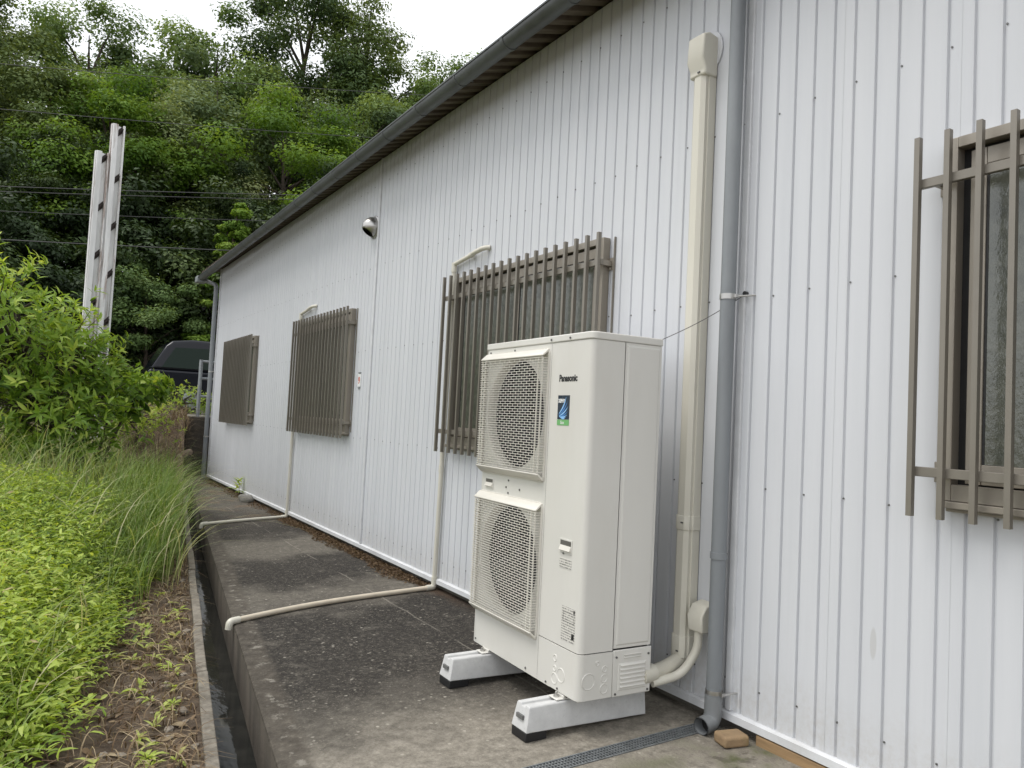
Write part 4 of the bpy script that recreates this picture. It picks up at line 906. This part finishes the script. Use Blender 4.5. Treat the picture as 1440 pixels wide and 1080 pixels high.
# ------------------------------------------------------------------ trees on the hillside
def tree_proto(seed, height, crown, nclump, per, leaf, flat, low, shape='round'):
    """returns meshes (trunk, foliage) of a tree standing at the origin"""
    r_ = np.random.default_rng(seed); b = MB(); th = height
    lean = r_.normal(0, .03, 2); tp = lambda t: np.array([lean[0]*th*t+.12*math.sin(3*t+seed), lean[1]*th*t+.12*math.cos(2.4*t+seed), th*.9*t])
    ts = np.linspace(0, 1, 9); b.tube([tuple(tp(t)) for t in ts], [max(.02, .016*th*(1-t)**.8+.02) for t in ts], 9)
    C = []
    for i in range(nclump):
        t = low+(1-low)*r_.uniform(0, 1)**.85; u = (t-low)/(1-low)
        if shape == 'round': rad = crown*math.sqrt(max(.03, 1-(2*u-.85)**2/1.4))
        elif shape == 'cone': rad = crown*(1.05-u)**.75
        else: rad = crown*(.55+.45*math.sin(3.0*u+.3))
        a = r_.uniform(0, 6.28); q = rad*r_.uniform(.2, 1)**.45
        c = tp(t*.97)+np.array([math.cos(a)*q, math.sin(a)*q, r_.normal(0, .4)+.10*th*(u > .8)*r_.uniform(0, 1)]); C.append(c)
        if i % 3 == 0:
            s = tp(max(.12, t-.16)); m = (s+c)/2+np.array([0, 0, -.02*th*0+.25]); b.tube([tuple(s), tuple(m), tuple(c)], [.006*th, .004*th, .0015*th], 6)
    C = np.array(C); cs = r_.uniform(.6, 1.2, nclump)*crown*.265; ct = r_.normal(0, .11, nclump)
    idx = np.repeat(np.arange(nclump), per); m = len(idx); d = r_.normal(0, 1, (m, 3)); d /= np.linalg.norm(d, axis=1, keepdims=True)
    rr = r_.uniform(.05, 1, m)**.5; ext = cs[idx][:, None]*np.array([1.15, 1.15, flat]); P = C[idx]+d*rr[:, None]*ext*(1+.13*np.sin(6*d[:, :1]+idx[:, None])+.05*r_.normal(0, 1, (m, 1)))
    Nn = nrm(d*.7+np.array([0, 0, .65])+r_.normal(0, .30, (m, 3))); T = nrm(np.cross(Nn, r_.normal(0, 1, (m, 3)))); B = np.cross(Nn, T)
    l = leaf*r_.uniform(.6, 1.25, m)[:, None]; w = l*r_.uniform(.38, .6, m)[:, None]
    V = np.stack([P-T*l*.5, P-B*w*.5+T*l*.05, P+T*l*.5-Nn*l*.15, P+B*w*.5+T*l*.05], 1).reshape(-1, 3); F = np.arange(4*m).reshape(-1, 4)
    tone = np.clip(.47+1.25*ct[idx]+.19*d[:, 2]*rr+r_.normal(0, .07, m), 0, 1)  # lit tops and shaded undersides of the clumps are painted into the tone
    return b.mesh('trunk', BARK, 60), (V, F, np.repeat(tone, 4))
TL = {
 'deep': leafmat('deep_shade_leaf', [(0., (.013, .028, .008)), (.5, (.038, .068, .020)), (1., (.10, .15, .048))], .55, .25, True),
 'dark': leafmat('dark_oak_leaf', [(0., (.038, .068, .024)), (.5, (.105, .158, .060)), (1., (.21, .275, .12))], .68, .3, True),
 'mid': leafmat('mid_green_leaf', [(0., (.05, .094, .026)), (.5, (.145, .22, .072)), (1., (.28, .37, .145))], .68, .33, True),
 'grey': leafmat('grey_green_leaf', [(0., (.05, .088, .038)), (.5, (.15, .21, .098)), (1., (.31, .37, .20))], .68, .3, True),
 'bright': leafmat('bright_green_leaf', [(0., (.042, .10, .012)), (.5, (.145, .25, .034)), (1., (.30, .41, .085))], .62, .38),
}
PROTO = {
 'tall': tree_proto(21, 12, 3.5, 78, 560, .165, .78, .34), 'broad': tree_proto(22, 10, 3.6, 80, 540, .16, .72, .36),
 'layer': tree_proto(23, 8.5, 3.1, 66, 540, .15, .55, .36), 'slim': tree_proto(24, 6, 1.05, 60, 230, .13, .5, .12, 'cone'),
 'under': tree_proto(25, 4.2, 2.4, 62, 420, .15, .6, .08), 'wispy': tree_proto(26, 11, 2.8, 62, 420, .155, .75, .3, 'other'),
}
CACHE = {}
def tree(kind, leaf, x, y, s, rz, label, sz=1., sub=0.):
    if (kind, leaf) not in CACHE:
        V, F, T = PROTO[kind][1]; CACHE[(kind, leaf)] = npmesh('crown', V, F, TL[leaf], T)
    e = empty('tree', (x, y, float(lot_h(x, y))-.15-sub), R(rz), label, 'tree', 'trees on the hillside'); e.scale = (s, s, s*sz)
    link('trunk', PROTO[kind][0], e); link('crown', CACHE[(kind, leaf)], e)
# back row on the crest of the slope, seen against the sky (x grows to the right)
for a in (
 ('tall', 'dark', -6.2, 37, .98, 10, 'dark tall tree on the crest at the far left edge'),
 ('broad', 'mid', -4.2, 38.5, .98, 80, 'mid green tree on the crest left of the pale topped tree'),
 ('tall', 'mid', -1.3, 37, 1.0, 150, 'pale topped tall tree on the crest above the white mast'),
 ('broad', 'dark', 1.3, 38.5, 1.14, 200, 'rounded tree on the crest below the dip in the skyline'),
 ('broad', 'mid', 4.0, 37.5, 1.24, 20, 'green tree on the crest just right of the skyline dip'),
 ('tall', 'dark', 7.4, 38, 1.32, 260, 'tallest dark tree on the crest with gaps of sky in its crown'),
 ('wispy', 'dark', 9.8, 38, 1.32, 65, 'open crowned dark tree right of the tallest tree'),
 ('broad', 'mid', 12.0, 37, 1.28, 300, 'rounded tree on the crest above the middle of the eave'),
 ('wispy', 'mid', 14.3, 37, 1.22, 120, 'last tree of the skyline before the open sky'),
 ('wispy', 'dark', 20.8, 39, 1.25, 40, 'thin treetop just showing above the grey gutter'),
 ('tall', 'dark', -10.5, 38, 1.0, 33, 'dark tree outside the left of the view on the crest'),
 ('tall', 'dark', 28, 40, 1.1, 133, 'dark tree behind the white building'),
): tree(*a)
for a in (
 ('tall', 'dark', -5.0, 31, .95, 45, 'dark heavy tree at the left edge halfway up the slope'),
 ('broad', 'dark', -3.0, 31.5, .88, 140, 'dark tree halfway up the slope left of the mast top'),
 ('layer', 'bright', -.9, 29.5, 1.0, 10, 'bright yellow green tree right behind the mast top'),
 ('broad', 'grey', 1.6, 30, .86, 230, 'grey green tree halfway up the slope right of the mast'),
 ('layer', 'bright', 5.1, 29, 1.08, 75, 'bright green layered tree below the tallest tree'),
 ('broad', 'grey', 3.4, 32, 1.0, 325, 'grey green tree between the two bright layered trees'),
 ('broad', 'grey', 8.4, 31, 1.02, 190, 'pale grey green tree above the eave right of the bright tree'),
 ('broad', 'mid', 11.2, 31.5, 1.05, 15, 'green tree touching the eave line halfway along'),
 ('layer', 'dark', 7.0, 27, .85, 290, 'low green tree meeting the eave beside the bright tree'),
 ('broad', 'dark', 15.0, 32, 1.0, 95, 'dark tree hidden behind the roof of the building'),
): tree(*a)
for a in (
 ('slim', 'bright', 2.25, 24.5, 1.02, 30, 'slender bright young tree left of the far eave corner'),
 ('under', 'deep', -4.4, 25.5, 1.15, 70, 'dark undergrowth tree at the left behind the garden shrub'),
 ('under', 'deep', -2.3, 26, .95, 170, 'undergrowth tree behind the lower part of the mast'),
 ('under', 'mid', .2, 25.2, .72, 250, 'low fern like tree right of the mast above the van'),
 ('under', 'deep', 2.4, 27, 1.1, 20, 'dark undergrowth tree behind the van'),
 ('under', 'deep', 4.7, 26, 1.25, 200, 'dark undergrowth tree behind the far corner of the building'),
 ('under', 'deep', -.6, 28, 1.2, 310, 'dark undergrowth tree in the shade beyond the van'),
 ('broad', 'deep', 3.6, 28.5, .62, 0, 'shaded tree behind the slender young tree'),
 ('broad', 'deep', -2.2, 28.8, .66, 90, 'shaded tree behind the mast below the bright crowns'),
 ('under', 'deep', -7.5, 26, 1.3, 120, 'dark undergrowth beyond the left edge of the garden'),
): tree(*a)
